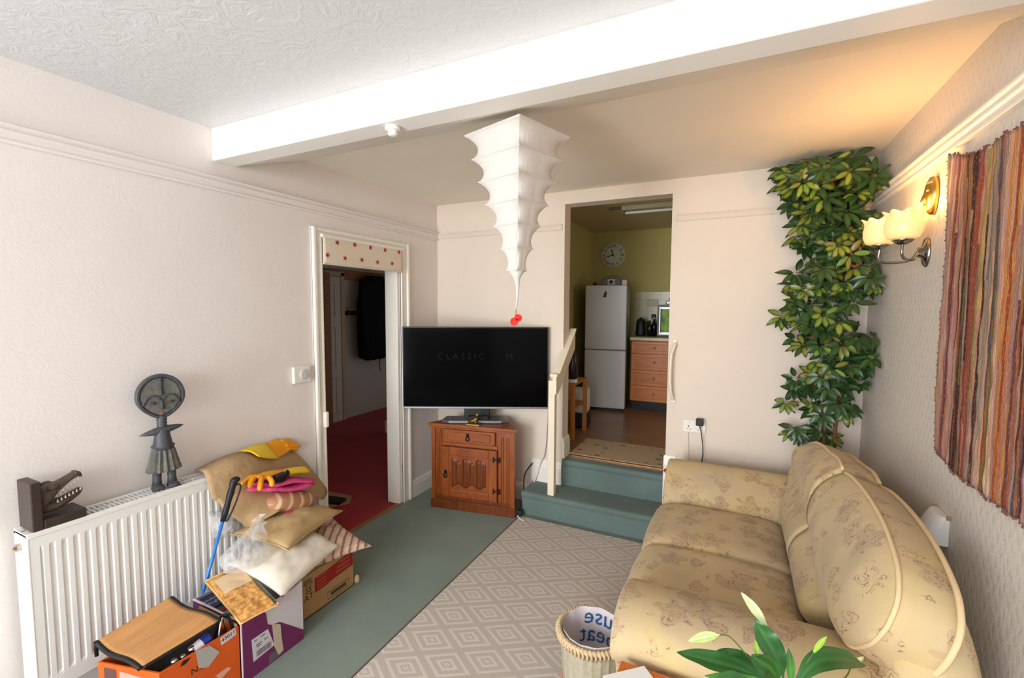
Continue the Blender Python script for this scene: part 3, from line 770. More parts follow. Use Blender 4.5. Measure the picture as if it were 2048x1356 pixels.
for i, t in enumerate(('XII', 'I', 'II', 'III', 'IV', 'V', 'VI', 'VII', 'VIII', 'IX', 'X', 'XI')):
    a = PI/2-i*PI/6
    text_obj('numeral', t, .055, m_blk, CM @ Matrix.Translation((.115*math.cos(a), .115*math.sin(a), .0185)) @ Matrix.Rotation(a-PI/2, 4, 'Z'), ck, .001)
def hand(a, l, w):
    b = B().box(-w, w, -.015, l, .021, .024)
    for v in b.bm.verts: v.co = CM @ (Matrix.Rotation(a, 4, 'Z') @ v.co)
    return b.build('hand', m_blk, ck)
hand(math.radians(16), .07, .006); hand(math.radians(104), .085, .005)
FT = KZ+1.425
rd = thing('kitchen_radio', 'small pale radio with a round dial on top of the fridge', 'radio', (1.03, 1.98, FT))
B().box(.92, 1.15, 1.96, 2.04, FT, FT+.085, .01).build('case', mat('grey_radio_case', (132, 130, 126), .45), rd)
fpn = B().box(1.0, 1.085, 1.952, 1.962, FT+.012, FT+.078, .004).build('front_panel', mat('white_radio_front', (212, 208, 198), .4), rd)
B().lathe([(.02, 0), (.02, .005)], (1.042, 1.951, FT+.045), 16, Matrix.Rotation(PI/2, 3, 'X')).build('dial', m_blk, fpn)
B().tube(bez([(.94, 2.0, FT+.085), (.98, 2.0, FT+.11), (1.09, 2.0, FT+.11), (1.13, 2.0, FT+.085)], 6), .005, 6).build('carry_handle', m_frs, rd)
tag(B().box(1.17, 1.22, 1.93, 1.98, FT, FT+.065, .006).build('white_carton', m_white, loc=(1.195, 1.95, FT)), 'small white carton at the right end of the fridge top', 'carton')
tag(B().lathe([(.0001, 0), (.02, .002), (.027, .02), (.022, .038), (.004, .044)], (.86, 1.93, FT), 14).build('red_fruit', mat('dark_red_fruit', (110, 40, 30), .4), loc=(.86, 1.93, FT), smooth=True), 'small dark red round fruit at the left end of the fridge top', 'fruit')
# drawer unit
m_pine = wood('orange_pine', (186, 104, 40), (214, 136, 66), (1, 1, 7), 5., .4)
m_pinep = wood('orange_pine_panel', (176, 94, 36), (206, 124, 56), (1, 1, 7), 5., .4)
du = thing('drawer_unit', 'pine kitchen unit of four drawers beside the fridge', 'drawer unit', (1.6, 2.25, KZ))
B().box(1.275, 1.95, 2.02, 2.52, KZ+.10, 1.185, .002).build('body', m_pine, du)
B().box(1.285, 1.95, 2.06, 2.52, KZ, KZ+.10).build('plinth', mat('dark_plinth', (36, 34, 36), .6), du)
for z0, z1 in ((1.045, 1.18), (.86, 1.036), (.68, .85), (.498, .67)):
    d = B().box(1.28, 1.80, 2.0, 2.022, z0, z1, .004).build('drawer', m_pine, du)
    b = B().box(1.325, 1.755, 1.993, 2.0, z0+.028, z1-.028, .008); b.build('raised_panel', m_pinep, d)
    B().ball((1.54, 1.985, (z0+z1)/2), .014, 12, 8).build('knob', m_pinep, d, smooth=True)
tag(B().box(1.262, 3.2, 1.985, 2.55, 1.19, 1.228, .006).build('worktop', mat('cream_worktop', (206, 190, 150), .35), loc=(2.2, 2.25, 1.19)), 'cream kitchen worktop over the pine drawers', 'worktop')
struct(B().box(1.80, 3.2, 2.01, 2.52, KZ, 1.19), 'kitchen_units_beyond', m_pine) if False else None
# tiled splashback
k = NT('cream_wall_tiles'); v = k.coord('Object', scale=1.0); br = k.node('ShaderNodeTexBrick'); br.offset = 0
mp = k.node('ShaderNodeMapping'); mp.inputs['Rotation'].default_value = (PI/2, 0, 0); k.link(v, mp.inputs['Vector']); k.link(mp.outputs[0], br.inputs['Vector'])
for nme, val in (('Scale', 6.6), ('Mortar Size', .012), ('Brick Width', 1.), ('Row Height', 1.)): br.inputs[nme].default_value = val
br.inputs['Color1'].default_value = (*lin((204, 196, 160)), 1); br.inputs['Color2'].default_value = (*lin((196, 188, 150)), 1); br.inputs['Mortar'].default_value = (*lin((150, 142, 116)), 1)
k.base(br.outputs['Color']); k.p.inputs['Roughness'].default_value = .25
struct(B().box(1.2, 3.2, 2.54, 2.552, 1.228, 1.76), 'trim_tiles', k.m)
# microwave with a box on it
m_sil = mat('silver_appliance', (176, 178, 178), .35, .5, .4)
mw = thing('microwave', 'silver microwave with a green reflection painted on its door on the kitchen worktop', 'microwave', (1.75, 2.3, 1.23))
B().box(1.53, 2.0, 2.17, 2.48, 1.23, 1.60, .02).build('case', m_sil, mw)
B().box(1.55, 1.98, 2.158, 2.172, 1.25, 1.58, .01).build('front_frame', m_sil, mw)
k = NT('painted_reflection_glass'); vv = k.coord('Object', scale=(9, 9, 9))
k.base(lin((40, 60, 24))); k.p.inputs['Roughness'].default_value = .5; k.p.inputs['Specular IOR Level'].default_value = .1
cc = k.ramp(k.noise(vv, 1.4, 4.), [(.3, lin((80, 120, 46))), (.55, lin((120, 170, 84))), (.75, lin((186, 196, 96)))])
k.link(cc, k.p.inputs['Emission Color']); k.p.inputs['Emission Strength'].default_value = .42  # green window reflection painted as a glow on the glass
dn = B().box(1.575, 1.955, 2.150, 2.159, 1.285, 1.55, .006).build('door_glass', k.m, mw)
B().box(1.57, 1.582, 2.148, 2.158, 1.28, 1.555, .002).build('door_edge', m_blk, mw)
bx = thing('black_set_top_box', 'small black and silver box on top of the microwave', 'box', (1.75, 2.3, 1.60))
B().box(1.62, 1.95, 2.2, 2.42, 1.605, 1.645, .01).build('case', m_sil, bx)
B().box(1.65, 1.93, 2.22, 2.40, 1.645, 1.685, .01).build('lid', m_blk, bx)
# kettle and bottles
kt = thing('black_kettle', 'black kettle in the dark corner of the worktop beside the fridge', 'kettle', (1.30, 2.3, 1.228))
B().lathe([(.058, 0), (.06, .02), (.052, .15), (.045, .19), (.02, .205), (.012, .22), (.001, .222)], (1.325, 2.3, 1.228), 20).build('body', m_blk, kt, smooth=True)
B().tube(bez([(1.38, 2.28, 1.40), (1.405, 2.28, 1.38), (1.40, 2.28, 1.30), (1.38, 2.28, 1.27)], 6), .009, 8).build('grip', m_blk, kt)
m_dkb = mat('dark_glass_bottle', (24, 26, 24), .15, .5)
def bottle(x, y, h, r, lbl):
    t = thing('dark_bottle', lbl, 'bottle', (x, y, 1.228))
    B().lathe([(r, 0), (r, h*.6), (r*.45, h*.78), (r*.4, h*.95)], (x, y, 1.228), 14).build('glass_body', m_dkb, t, smooth=True)
    B().lathe([(r*.5, h*.94), (r*.5, h)], (x, y, 1.228), 14).build('cap', m_sil, t)
bottle(1.436, 2.25, .20, .028, 'dark bottle on the worktop just right of the kettle')
bottle(1.475, 2.34, .22, .03, 'dark bottle on the worktop nearest the microwave')
ks = thing('kitchen_socket', 'beige double socket on the kitchen tiles left of the microwave', 'socket', (1.42, 2.54, 1.62))
B().box(1.35, 1.49, 2.528, 2.54, 1.58, 1.665, .004).build('face_plate', mat('beige_socket', (196, 184, 150), .4), ks)
B().tube(bez([(1.44, 2.52, 1.45), (1.45, 2.5, 1.36), (1.43, 2.45, 1.3), (1.44, 2.4, 1.24)], 6), .004, 6).build('lead', m_blk, ks)
B().box(1.415, 1.465, 2.49, 2.54, 1.43, 1.485, .008).build('plug', m_blk, ks)
# fluorescent tube on the ceiling
fl = thing('strip_light', 'long unlit fluorescent strip light on the kitchen ceiling', 'light fitting', (1.8, 1.2, 2.53))
B().box(1.33, 2.6, 1.12, 1.22, 2.49, 2.53, .004).build('housing', mat('cream_light_housing', (196, 184, 156), .4), fl)
B().cyl((1.36, 1.17, 2.47), (2.58, 1.17, 2.47), .013, 12).build('tube', m_white, fl)
for x in (1.345, 2.595): B().box(x-.012, x+.012, 1.145, 1.195, 2.452, 2.492, .003).build('end_cap', m_frs, fl)
tag(B().box(1.20, 1.33, 1.15, 1.19, 2.512, 2.53, .003).build('cable_trunking', m_frs, loc=(1.26, 1.17, 2.512)), 'short dark trunking at the left end of the kitchen strip light', 'trunking')
# mat on the kitchen floor
k = NT('beige_mat_with_leaf_marks'); v = k.coord('Object')
vo = k.node('ShaderNodeTexVoronoi'); mp = k.node('ShaderNodeMapping'); mp.inputs['Scale'].default_value = (9, 14, 1); k.link(v, mp.inputs['Vector']); k.link(mp.outputs[0], vo.inputs['Vector']); vo.inputs['Scale'].default_value = 1.; vo.inputs['Randomness'].default_value = .6
d = k.math('ADD', vo.outputs['Distance'], k.math('MULTIPLY', k.noise(v, 90., 2.), .28))
k.base(k.mix(k.math('LESS_THAN', d, .36), lin((188, 164, 132)), lin((112, 98, 74)))); k.p.inputs['Roughness'].default_value = .9
mtt = thing('kitchen_mat', 'beige mat with small dark leaf marks at the top of the carpeted steps', 'mat', (1.5, .36, KZ))
B().box(1.18, 1.90, .125, .60, KZ, KZ+.008, .003).build('pile', k.m, mtt)
# wooden trolley and a bag seen through the handrail
m_tr = wood('amber_wood', (166, 104, 40), (196, 132, 58), (6, 6, 1), 6)
tr = thing('kitchen_trolley', 'amber wooden trolley half hidden behind the handrail', 'trolley', (.92, .68, KZ))
for x, y in ((1.08, .50), (1.08, .86), (.78, .50), (.78, .86)): B().box(x-.018, x+.018, y-.018, y+.018, KZ, .90, .003).build('leg', m_tr, tr)
B().box(.76, 1.10, .48, .88, .88, .90, .003).build('top', m_tr, tr)
B().box(.77, 1.09, .49, .87, .66, .675, .003).build('shelf', m_tr, tr)
B().box(.77, 1.09, .483, .497, .80, .88, .003).build('apron', m_tr, tr)
pt = thing('dark_jar', 'dark jar with a pale base on the wooden trolley', 'jar', (1.05, .55, .90))
B().lathe([(.045, .03), (.048, .12), (.04, .22), (.03, .25)], (1.05, .56, .90), 16).build('glass', mat('dark_purple_glass', (46, 34, 40), .2), pt, smooth=True)
B().lathe([(.05, 0), (.05, .03)], (1.05, .56, .90), 16).build('base', m_white, pt)
bg = thing('floor_sack', 'white and navy sack on the kitchen floor behind the wooden trolley leg', 'sack', (.98, 1.0, KZ))
B().box(.90, 1.075, .92, 1.1, KZ+.14, KZ+.38, .03, .1).build('white_upper', m_white, bg)
B().box(.90, 1.08, .92, 1.11, KZ, KZ+.15, .02, .1).build('navy_lower', mat('navy_sack_print', (30, 36, 64), .5), bg)
# ------------------------------------------------------------------ right wall: rag rug hanging, lamp, mask, uplighter
def rag():
    k = NT('striped_rag_weave'); v = k.coord('Object')
    sx = k.node('ShaderNodeSeparateXYZ'); k.link(v, sx.inputs[0])
    wob = k.noise(v, 6., 2., .5)
    y = k.math('ADD', sx.outputs['Y'], k.math('MULTIPLY', wob, .012))
    cells = k.math('FLOOR', k.math('MULTIPLY', y, 88.))
    big = k.math('FLOOR', k.math('MULTIPLY', y, 30.))
    zc = k.math('FLOOR', k.math('ADD', k.math('MULTIPLY', sx.outputs['Z'], 1.3), k.math('MULTIPLY', cells, .37)))
    cb = k.node('ShaderNodeCombineXYZ'); k.link(cells, cb.inputs[0]); k.link(zc, cb.inputs[1])
    wn = k.node('ShaderNodeTexWhiteNoise'); wn.noise_dimensions = '2D'; k.link(cb.outputs[0], wn.inputs['Vector'])
    wb_ = k.node('ShaderNodeTexWhiteNoise'); wb_.noise_dimensions = '1D'; k.link(big, wb_.inputs['W'])
    pal = [(120, 44, 34), (178, 84, 40), (188, 122, 118), (206, 172, 140), (102, 70, 80), (186, 120, 122), (60, 34, 30), (212, 188, 158), (128, 98, 102), (84, 98, 122), (204, 150, 84), (124, 44, 44), (158, 138, 134), (118, 134, 80), (52, 44, 58), (200, 128, 84)]
    c1 = k.ramp(wn.outputs['Value'], [(i/len(pal), lin(c)) for i, c in enumerate(pal)], 'CONSTANT')
    pal2 = [(176, 92, 48), (208, 174, 146), (110, 56, 40), (200, 176, 148), (92, 46, 38), (184, 140, 128), (178, 134, 92), (70, 48, 44)]
    c2 = k.ramp(wb_.outputs['Value'], [(i/len(pal2), lin(c)) for i, c in enumerate(pal2)], 'CONSTANT')
    col = k.mix(.48, c1, c2)
    mp = k.node('ShaderNodeMapping'); mp.inputs['Scale'].default_value = (1, 260, 70); k.link(v, mp.inputs['Vector'])
    fl = k.noise(mp.outputs[0], 1., 2., .6)
    col = k.mix(k.math('MULTIPLY', k.math('MAXIMUM', k.math('SUBTRACT', fl, .52), 0.), 1.6), col, lin((206, 186, 166)))
    k.base(col); k.bump(fl, .9, .006); k.p.inputs['Roughness'].default_value = .95; k.p.inputs['Specular IOR Level'].default_value = .1
    return k.m
rr = thing('rag_rug_hanging', 'striped multicoloured rag rug hung on the right wall above the sofa', 'wall hanging', (RX, -1.5, 1.05))
ys = [-1.115, -1.21, -1.30, -1.38, -1.45, -1.55, -1.75, -2.0]; zt = [2.112, 2.078, 2.058, 2.058, 2.056, 2.055, 2.062, 2.085]
def interp(x, xs, zs):
    for i in range(len(xs)-1):
        if (xs[i]-x)*(xs[i+1]-x) <= 0: return zs[i]+(zs[i+1]-zs[i])*(x-xs[i])/(xs[i+1]-xs[i])
    return zs[-1]
def ragf(u, v):
    y = -1.112-u*.80
    y += (1-u)*(.012*math.sin(v*7)-.025*(1-v)**2)+.004*noise.noise(Vector((0, v*30, 0)))*(1 if u < .01 else 0)
    t = interp(min(-1.115, y), ys, zt)+.006*noise.noise(Vector((u*60, 0, 2)))
    bt = 1.02+.035*max(0, 1-u*5)+.008*noise.noise(Vector((u*70, 3, 0)))
    z = bt+(t-bt)*v
    x = RX-.014-.010*(.5+.5*math.sin(u*26+v*1.5))*(.3+.7*v)-.004*noise.noise(Vector((u*40, v*14, 1)))
    return (x, y, z)
B().grid(140, 70, ragf).build('woven_cloth', rag(), rr, solid=.008, smooth=True)
b = B()
for i in range(60):
    u = i/59; p = ragf(u, 1); q = ragf(u, 0)
    b.tube([p, (p[0]-.002, p[1]+.004*math.sin(i*3), p[2]+.008+.004*math.sin(i*5))], .003, 5)
    b.tube([q, (q[0]-.002, q[1]+.004*math.sin(i*4), q[2]-.010-.004*math.sin(i*7))], .003, 5)
for i in range(50):
    p = ragf(0, i/49); b.tube([p, (p[0]-.003, p[1]+.006+.003*math.sin(i*3.3), p[2]+.004*math.sin(i*2))], .0025, 5)
b.build('frayed_edge', mat('brown_rag_ends', (110, 78, 76), .9), rr)
# --- twin wall lamp
LY_, LZ_ = -.872, 1.80
wl = thing('wall_lamp', 'twin arm chrome wall lamp with two glowing cream glass shades beside the plant', 'wall lamp', (RX, LY_, LZ_))
m_chr = mat('dark_chrome', (150, 146, 142), .15, .5, 1.)
b = B().lathe([(.048, 0), (.05, .004), (.042, .012), (.02, .018), (.016, .03), (.001, .031)], (0, 0, 0), 24, None, 1.25, .8)
R90 = Matrix.Translation((RX, LY_, LZ_-.005)) @ Matrix.Rotation(-PI/2, 4, 'Y')
for v in b.bm.verts: v.co = R90 @ v.co
b.build('back_plate', m_chr, wl, smooth=True)
m_sh = NT('glowing_cream_glass'); m_sh.base(lin((246, 214, 158))); m_sh.p.inputs['Roughness'].default_value = .35
m_sh.p.inputs['Emission Color'].default_value = (*lin((255, 196, 110)), 1); m_sh.p.inputs['Emission Strength'].default_value = .55; m_sh = m_sh.m
m_bulb = mat('lit_bulb', (255, 240, 210), .5, emit=(255, 226, 170), emit_s=30.)
LAMPS = []
for y, x, zb in ((-.965, 2.925, 1.835), (-.775, 2.895, 1.838)):
    c = (x, y, zb)
    b = B().tube(bez([(RX-.028, LY_, LZ_), (RX-.05, LY_+(y-LY_)*.25, LZ_-.035), (x+.02, LY_+(y-LY_)*.75, LZ_-.038), (x, y, LZ_-.02), (x, y, zb-.012)], 8), .0055, 8)
    arm = b.build('arm', m_chr, wl, smooth=True)
    B().lathe([(.001, -.016), (.014, -.016), (.03, -.004), (.036, .002), (.034, .006), (.001, .006)], c, 20).build('cup', m_chr, arm, smooth=True)
    n = 48; rings = []
    for z, r, fl_ in ((.004, .034, 0), (.012, .05, 0), (.035, .06, 0), (.065, .061, .0), (.085, .056, .01), (.098, .056, .06), (.112, .064, .12)):
        rings.append([(x+r*(1+fl_*math.cos(k*8*2*PI/n))*math.cos(2*PI*k/n), y+r*(1+fl_*math.cos(k*8*2*PI/n))*math.sin(2*PI*k/n), zb+z+.05*fl_*math.cos(k*8*2*PI/n)) for k in range(n)])
    sh = B().loft(rings, cap=False).build('glass_shade', m_sh, arm, smooth=True, solid=.003)
    B().ball((x, y, zb+.075), .02, 14, 10, 1, 1, 1.3).build('bulb', m_bulb, arm, smooth=True)
    LAMPS.append((x, y, zb+.125))
# --- brass mask above the lamp
mk = thing('brass_face_mask', 'small brass face mask on the right wall above the twin lamp', 'mask', (RX, -.92, 2.0))
MY, MZ = -.925, 2.01
def maskf(u, v):
    t = v*2-1; w = .036*math.sqrt(max(0, 1-t*t))*(1-.18*(-t if t < 0 else 0))
    y = MY+(u*2-1)*w; z = MZ+t*.075
    s = u*2-1
    x = .034*max(0, 1-s*s)**.5*(1-t*t)**.35
    if abs(s) < .35 and -.35 < t < .22: x += .014*(1-abs(s)/.35)*(1-(t+.35)/.57)
    for sg in (-1, 1):
        d = math.hypot((s-sg*.45)/.22, (t-.18)/.1)
        if d < 1: x -= .010*(1-d)
    d = math.hypot(s/.3, (t+.52)/.08)
    if d < 1: x += .006*(1-d)
    return (RX-.003-x, y, z)
mb = mat('polished_brass', (196, 158, 82), .28, .5, 1., var=.1, vscale=30)
ms = B().grid(41, 61, maskf).build('face', mb, mk, smooth=True, solid=.002)
b = B()
for i in range(15): b.tube([maskf(.12+.76*i/14, .80), maskf(.2+.6*i/14, .97)], .0035, 6)
b.build('hair', mat('dull_grey_brass', (150, 142, 116), .5, .5, .7), mk, smooth=True)
for sg in (.275, .725):
    p = maskf(sg, .585); B().ball((p[0]-.002, p[1], p[2]), .006, 10, 6, 1, 1.3, .7).build('eye', m_blk, mk)
# --- white uplighter behind the sofa
ul = thing('wall_uplighter', 'white curved plastic fitting on the right wall just behind the sofa', 'wall fitting', (RX, -1.2, .745))
m_ul = mat('white_fitting_plastic', (216, 212, 208), .5)
b = B(); rings = []
for i in range(13):
    t = i/12; z = .735+.105*t
    d = .075*math.sin(PI*.5*(1-t*.75))**.8
    rings.append([(RX-.0-d*max(0, math.sin(PI*k/16))**.6, -1.2-.055*math.cos(PI*k/16), z) for k in range(17)])
b.loft(rings, cap=True).build('shell', m_ul, ul, bevel=.004)
b = B().box(RX-.012, RX, -1.26, -1.253, .832, .846, .002).box(RX-.012, RX, -1.147, -1.14, .832, .846, .002)
b.build('brown_clip', mat('brown_clip_plastic', (150, 118, 84), .5), ul)

# ------------------------------------------------------------------ tall variegated plant in the corner
m_leaf = NT('variegated_leaf'); at_ = m_leaf.node('ShaderNodeVertexColor'); at_.layer_name = 'leafcol'
m_leaf.link(at_.outputs['Color'], m_leaf.p.inputs['Base Color']); m_leaf.p.inputs['Roughness'].default_value = .32
m_leaf.p.inputs['Specular IOR Level'].default_value = .45; m_leaf.p.inputs['Subsurface Weight'].default_value = .0; m_leaf = m_leaf.m
def leaf_mesh(name, leaves, m, parent, n=7):
    """leaves: (base, tip, width, normal, droop, c_edge, c_mid, fold) - every leaf curved, veined and two-tone"""
    vs, fs, cols = [], [], []
    for base, tip, w, nr, droop, ce, cm, fold in leaves:
        b0, t0 = Vector(base), Vector(tip); ax = t0-b0; L = ax.length
        sd = ax.cross(Vector(nr)).normalized(); up = sd.cross(ax).normalized()
        o = len(vs)
        for i in range(n+1):
            t = i/n
            ww = w*.5*(math.sin(PI*t**.85)**.8)*(1-.15*t) if 0 < t < 1 else .0006
            c = b0+ax*t+up*(droop*L*4*t*(1-t))
            for j, s in enumerate((-1, -.45, 0, .45, 1)):
                vs.append(c+sd*(ww*s)+up*(fold*ww*abs(s)))
                cols.append(ce if abs(s) == 1 or i in (0, n) else (cm if i < n-1 else ce))
        for i in range(n):
            for j in range(4):
                a = o+i*5+j; fs.append((a, a+1, a+6, a+5))
    off = WL(parent) if parent else Vector((0, 0, 0))
    me = bpy.data.meshes.new(name); me.from_pydata([tuple(v-off) for v in vs], [], fs)
    ca = me.color_attributes.new('leafcol', 'FLOAT_COLOR', 'POINT')
    ca.data.foreach_set('color', [x for c in cols for x in (*c, 1.)])
    for p in me.polygons: p.use_smooth = True
    me.materials.append(m); o = bpy.data.objects.new(name, me); COL.objects.link(o)
    if parent: o.parent = parent
    return o
tp = thing('umbrella_plant', 'tall variegated umbrella plant climbing to the ceiling in the corner behind the sofa', 'plant', (2.9, -.105, 0))
poly = [(2.628, 2.40), (2.747, 2.405), (2.766, 2.42), (2.856, 2.42), (2.888, 2.357), (2.95, 2.32), (2.985, 2.354), (3.0, 2.26), (3.0, 2.133), (3.0, 2.079), (2.99, 2.005), (2.99, 1.822), (2.985, 1.637), (3.0, 1.451), (3.0, 1.154), (2.975, 1.095), (2.975, .929), (2.985, .778), (2.933, .78), (2.70, .76), (2.675, .921), (2.684, 1.126), (2.661, 1.211), (2.683, 1.442), (2.617, 1.583), (2.678, 1.696), (2.664, 1.92), (2.674, 2.058), (2.617, 2.173), (2.58, 2.36)]
def inside(x, z):
    c = False; n = len(poly)
    for i in range(n):
        (x1, z1), (x2, z2) = poly[i], poly[i-1]
        if (z1 > z) != (z2 > z) and x < (x2-x1)*(z-z1)/(z2-z1)+x1: c = not c
    return c
rnd = random.Random(11)
stemA = bez([(2.90, -.105, .24), (2.885, -.11, .8), (2.90, -.14, 1.33), (2.90, -.15, 1.75), (2.88, -.17, 2.05), (2.78, -.22, 2.28), (2.74, -.24, 2.38)], 8)
stemB = bez([(2.91, -.10, .24), (2.84, -.12, .7), (2.83, -.14, 1.2), (2.86, -.15, 1.6), (2.93, -.2, 2.0), (2.95, -.22, 2.25)], 8)
B().tube(stemA, [.012-.006*i/len(stemA) for i in range(len(stemA))], 8).tube(stemB, [.010-.005*i/len(stemB) for i in range(len(stemB))], 8).build('stem', mat('brown_plant_stem', (124, 84, 54), .7), tp, smooth=True)
leaves = []; pet = B(); pts = []
def whorl(c, nl, L, w, tilt):
    """one umbrella leaf: leaflets fanned round the end of a stalk"""
    st = min(stemA+stemB, key=lambda q: (q-c).length+max(0, q.z-c.z)*.8)
    mid = (st+c)/2+Vector((0, 0, .03))
    pet.tube([st, mid, c], [.0028, .0022, .0016], 5)
    a0 = rnd.random()*6.28
    k1 = min(1, max(0, (c.z-.9)/1.3)); vari = rnd.random() < (.22+.40*k1)
    ax = Vector((rnd.uniform(-.5, .4), -1.+rnd.uniform(-.3, .3), .35+rnd.uniform(-.3, .5))).normalized()
    e1 = ax.orthogonal().normalized(); e2 = ax.cross(e1)
    for i in range(nl):
        a = a0+2*PI*i/nl+rnd.uniform(-.2, .2)
        d = (e1*math.cos(a)+e2*math.sin(a)+ax*.15+Vector((0, 0, -.55*tilt))).normalized()
        l = L*rnd.uniform(.8, 1.12)
        s = c+d*.012; t = c+d*l
        if t.x > 3.015 or t.y > -.012 or t.z > 2.425:
            t.x = min(t.x, 3.015); t.y = min(t.y, -.015); t.z = min(t.z, 2.42)
        g = rnd.uniform(.7, 1.2)
        dk = tuple(v*g for v in lin((30, 54, 22))); 
        if vari and rnd.random() < .75: md = tuple(v*rnd.uniform(.75, 1.15) for v in lin((126, 138, 50)))
        else: md = tuple(v*1.25*g for v in lin((40, 70, 28)))
        leaves.append((s, t, w*rnd.uniform(.85, 1.15), ax, rnd.uniform(.02, .10), dk, md, .25))
cnt = 0
tries = 0
while cnt < 158 and tries < 20000:
    tries += 1
    z = rnd.uniform(.74, 2.44); x = rnd.uniform(2.58, 3.0)
    if not inside(x, z): continue
    if z < 1.25 and rnd.random() < .45: continue
    if z < 2.02 and noise.noise(Vector((x*7., 3.1, z*5.))) < -.30: continue
    y = rnd.uniform(-.36, -.06); 
    if z < .98 and y < -.2: y = -.12
    xx = x+(y+.25)*-.35
    if xx > 2.985: xx = 2.985
    c = Vector((xx, y, z))
    if any((c-q).length < .062 for q in pts): continue
    pts.append(c); cnt += 1
    whorl(c, rnd.choice((6, 7, 7, 8)), rnd.uniform(.075, .105) if z < 2.0 else rnd.uniform(.09, .12), rnd.uniform(.030, .040), rnd.uniform(.7, 1.5))
leaf_mesh('foliage', leaves, m_leaf, tp)
pet.build('leaf_stalk', mat('green_brown_stalk', (96, 92, 52), .6), tp, smooth=True)
B().lathe([(.06, 0), (.075, .02), (.09, .22), (.094, .24), (.084, .24), (.08, .215), (.001, .21)], (2.9, -.105, 0), 24).build('pot', mat('terracotta_pot', (170, 96, 64), .8), tp, smooth=True)
bd = thing('wooden_ring_ornament', 'brown wooden rings hanging among the leaves of the tall corner plant', 'ornament', (2.90, -.32, 1.78))
mbd = mat('reddish_wood', (138, 70, 40), .4)
for z in (1.868, 1.812):
    B().tube([(2.892+.022*math.cos(a), -.33, z+.025*math.sin(a)) for a in [2*PI*i/20 for i in range(20)]], .008, 8, closed=True).build('ring', mbd, bd, smooth=True)
B().tube([(2.895, -.33, 1.89), (2.90, -.26, 1.98), (2.89, -.165, 2.0)], .0015, 5).build('string', mbd, bd)
# ------------------------------------------------------------------ sofa
def upholstery():
    k = NT('straw_floral_upholstery'); v = k.coord('Object')
    f1 = k.noise(v, 3.2, 3., .55); f2 = k.noise(v, 260., 2., .6)
    base = k.ramp(f1, [(.33, lin((188, 168, 136))), (.5, lin((200, 178, 138))), (.68, lin((212, 188, 128)))])
    base = k.mix(k.math('MULTIPLY', f2, .35), base, lin((174, 154, 122)))
    def motif(scale, off, gate, petals, rings, size):
        mp = k.node('ShaderNodeMapping'); mp.inputs['Scale'].default_value = (scale,)*3; mp.inputs['Location'].default_value = off
        k.link(v, mp.inputs['Vector']); p = mp.outputs[0]
        vo = k.node('ShaderNodeTexVoronoi'); vo.inputs['Scale'].default_value = 1.; vo.inputs['Randomness'].default_value = .75
        k.link(p, vo.inputs['Vector'])
        d = k.node('ShaderNodeVectorMath', operation='SUBTRACT'); k.link(p, d.inputs[0]); k.link(vo.outputs['Position'], d.inputs[1])
        sx = k.node('ShaderNodeSeparateXYZ'); k.link(d.outputs[0], sx.inputs[0])
        sc = k.node('ShaderNodeSeparateColor'); k.link(vo.outputs['Color'], sc.inputs[0])
        ax = k.math('ADD', sx.outputs['X'], k.math('MULTIPLY', sx.outputs['Z'], .6)); ay = k.math('ADD', sx.outputs['Y'], k.math('MULTIPLY', sx.outputs['Z'], .8))
        an = k.math('ARCTAN2', ay, ax)
        pet = k.math('SINE', k.math('ADD', k.math('MULTIPLY', an, petals), k.math('MULTIPLY', sc.outputs[1], 6.28)))
        wig = k.math('MULTIPLY', k.math('SUBTRACT', k.noise(p, 5., 2., .5), .5), .35)
        r = k.math('ADD', k.math('MULTIPLY', vo.outputs['Distance'], k.math('ADD', 1., k.math('MULTIPLY', pet, .22))), wig)
        line = k.math('LESS_THAN', k.math('ABSOLUTE', k.math('SUBTRACT', k.math('FRACT', k.math('MULTIPLY', r, rings)), .5)), .13)
        ins = k.math('LESS_THAN', r, size)
        g = k.math('GREATER_THAN', sc.outputs[0], gate)
        br = k.math('GREATER_THAN', k.noise(p, 7., 2., .5), .44)
        fill = k.math('MULTIPLY', k.math('MULTIPLY', ins, g), k.math('MULTIPLY', sc.outputs[2], .34))
        return k.math('MAXIMUM', k.math('MULTIPLY', k.math('MULTIPLY', line, br), k.math('MULTIPLY', ins, g)), fill)
    a = motif(7.5, (0, 0, 0), .12, 5., 11., .40)
    b2 = motif(10.5, (3.3, 1.7, .6), .35, 3., 9., .34)
    m = k.math('MULTIPLY', k.math('MAXIMUM', a, b2), .66)
    k.base(k.mix(m, base, lin((124, 86, 84))))
    k.bump(f2, .35, .002); k.p.inputs['Roughness'].default_value = .9; k.p.inputs['Specular IOR Level'].default_value = .15
    k.p.inputs['Sheen Weight'].default_value = .1
    return k.m
m_up = upholstery()
m_pip = mat('cream_piping_cord', (222, 196, 152), .8, .2, bump=.4, bscale=200)
sofa = thing('sofa', 'straw coloured floral two seater sofa with scroll arms against the right wall', 'sofa', (2.5, -1.05, 0))
SY0, SY1 = -1.95, -.215          # near arm outer, far arm outer
B().box(2.04, 2.86, -1.82, -.36, .06, .33, .02).build('seat_base', m_up, sofa)
b = B()
for x in (2.09, 2.83):
    for y in (-1.78, -.42): b.cyl((x, y, .012), (x, y, .08), .024, 12, .03)
b.build('foot', mat('dark_sofa_foot', (60, 40, 28), .5), sofa)
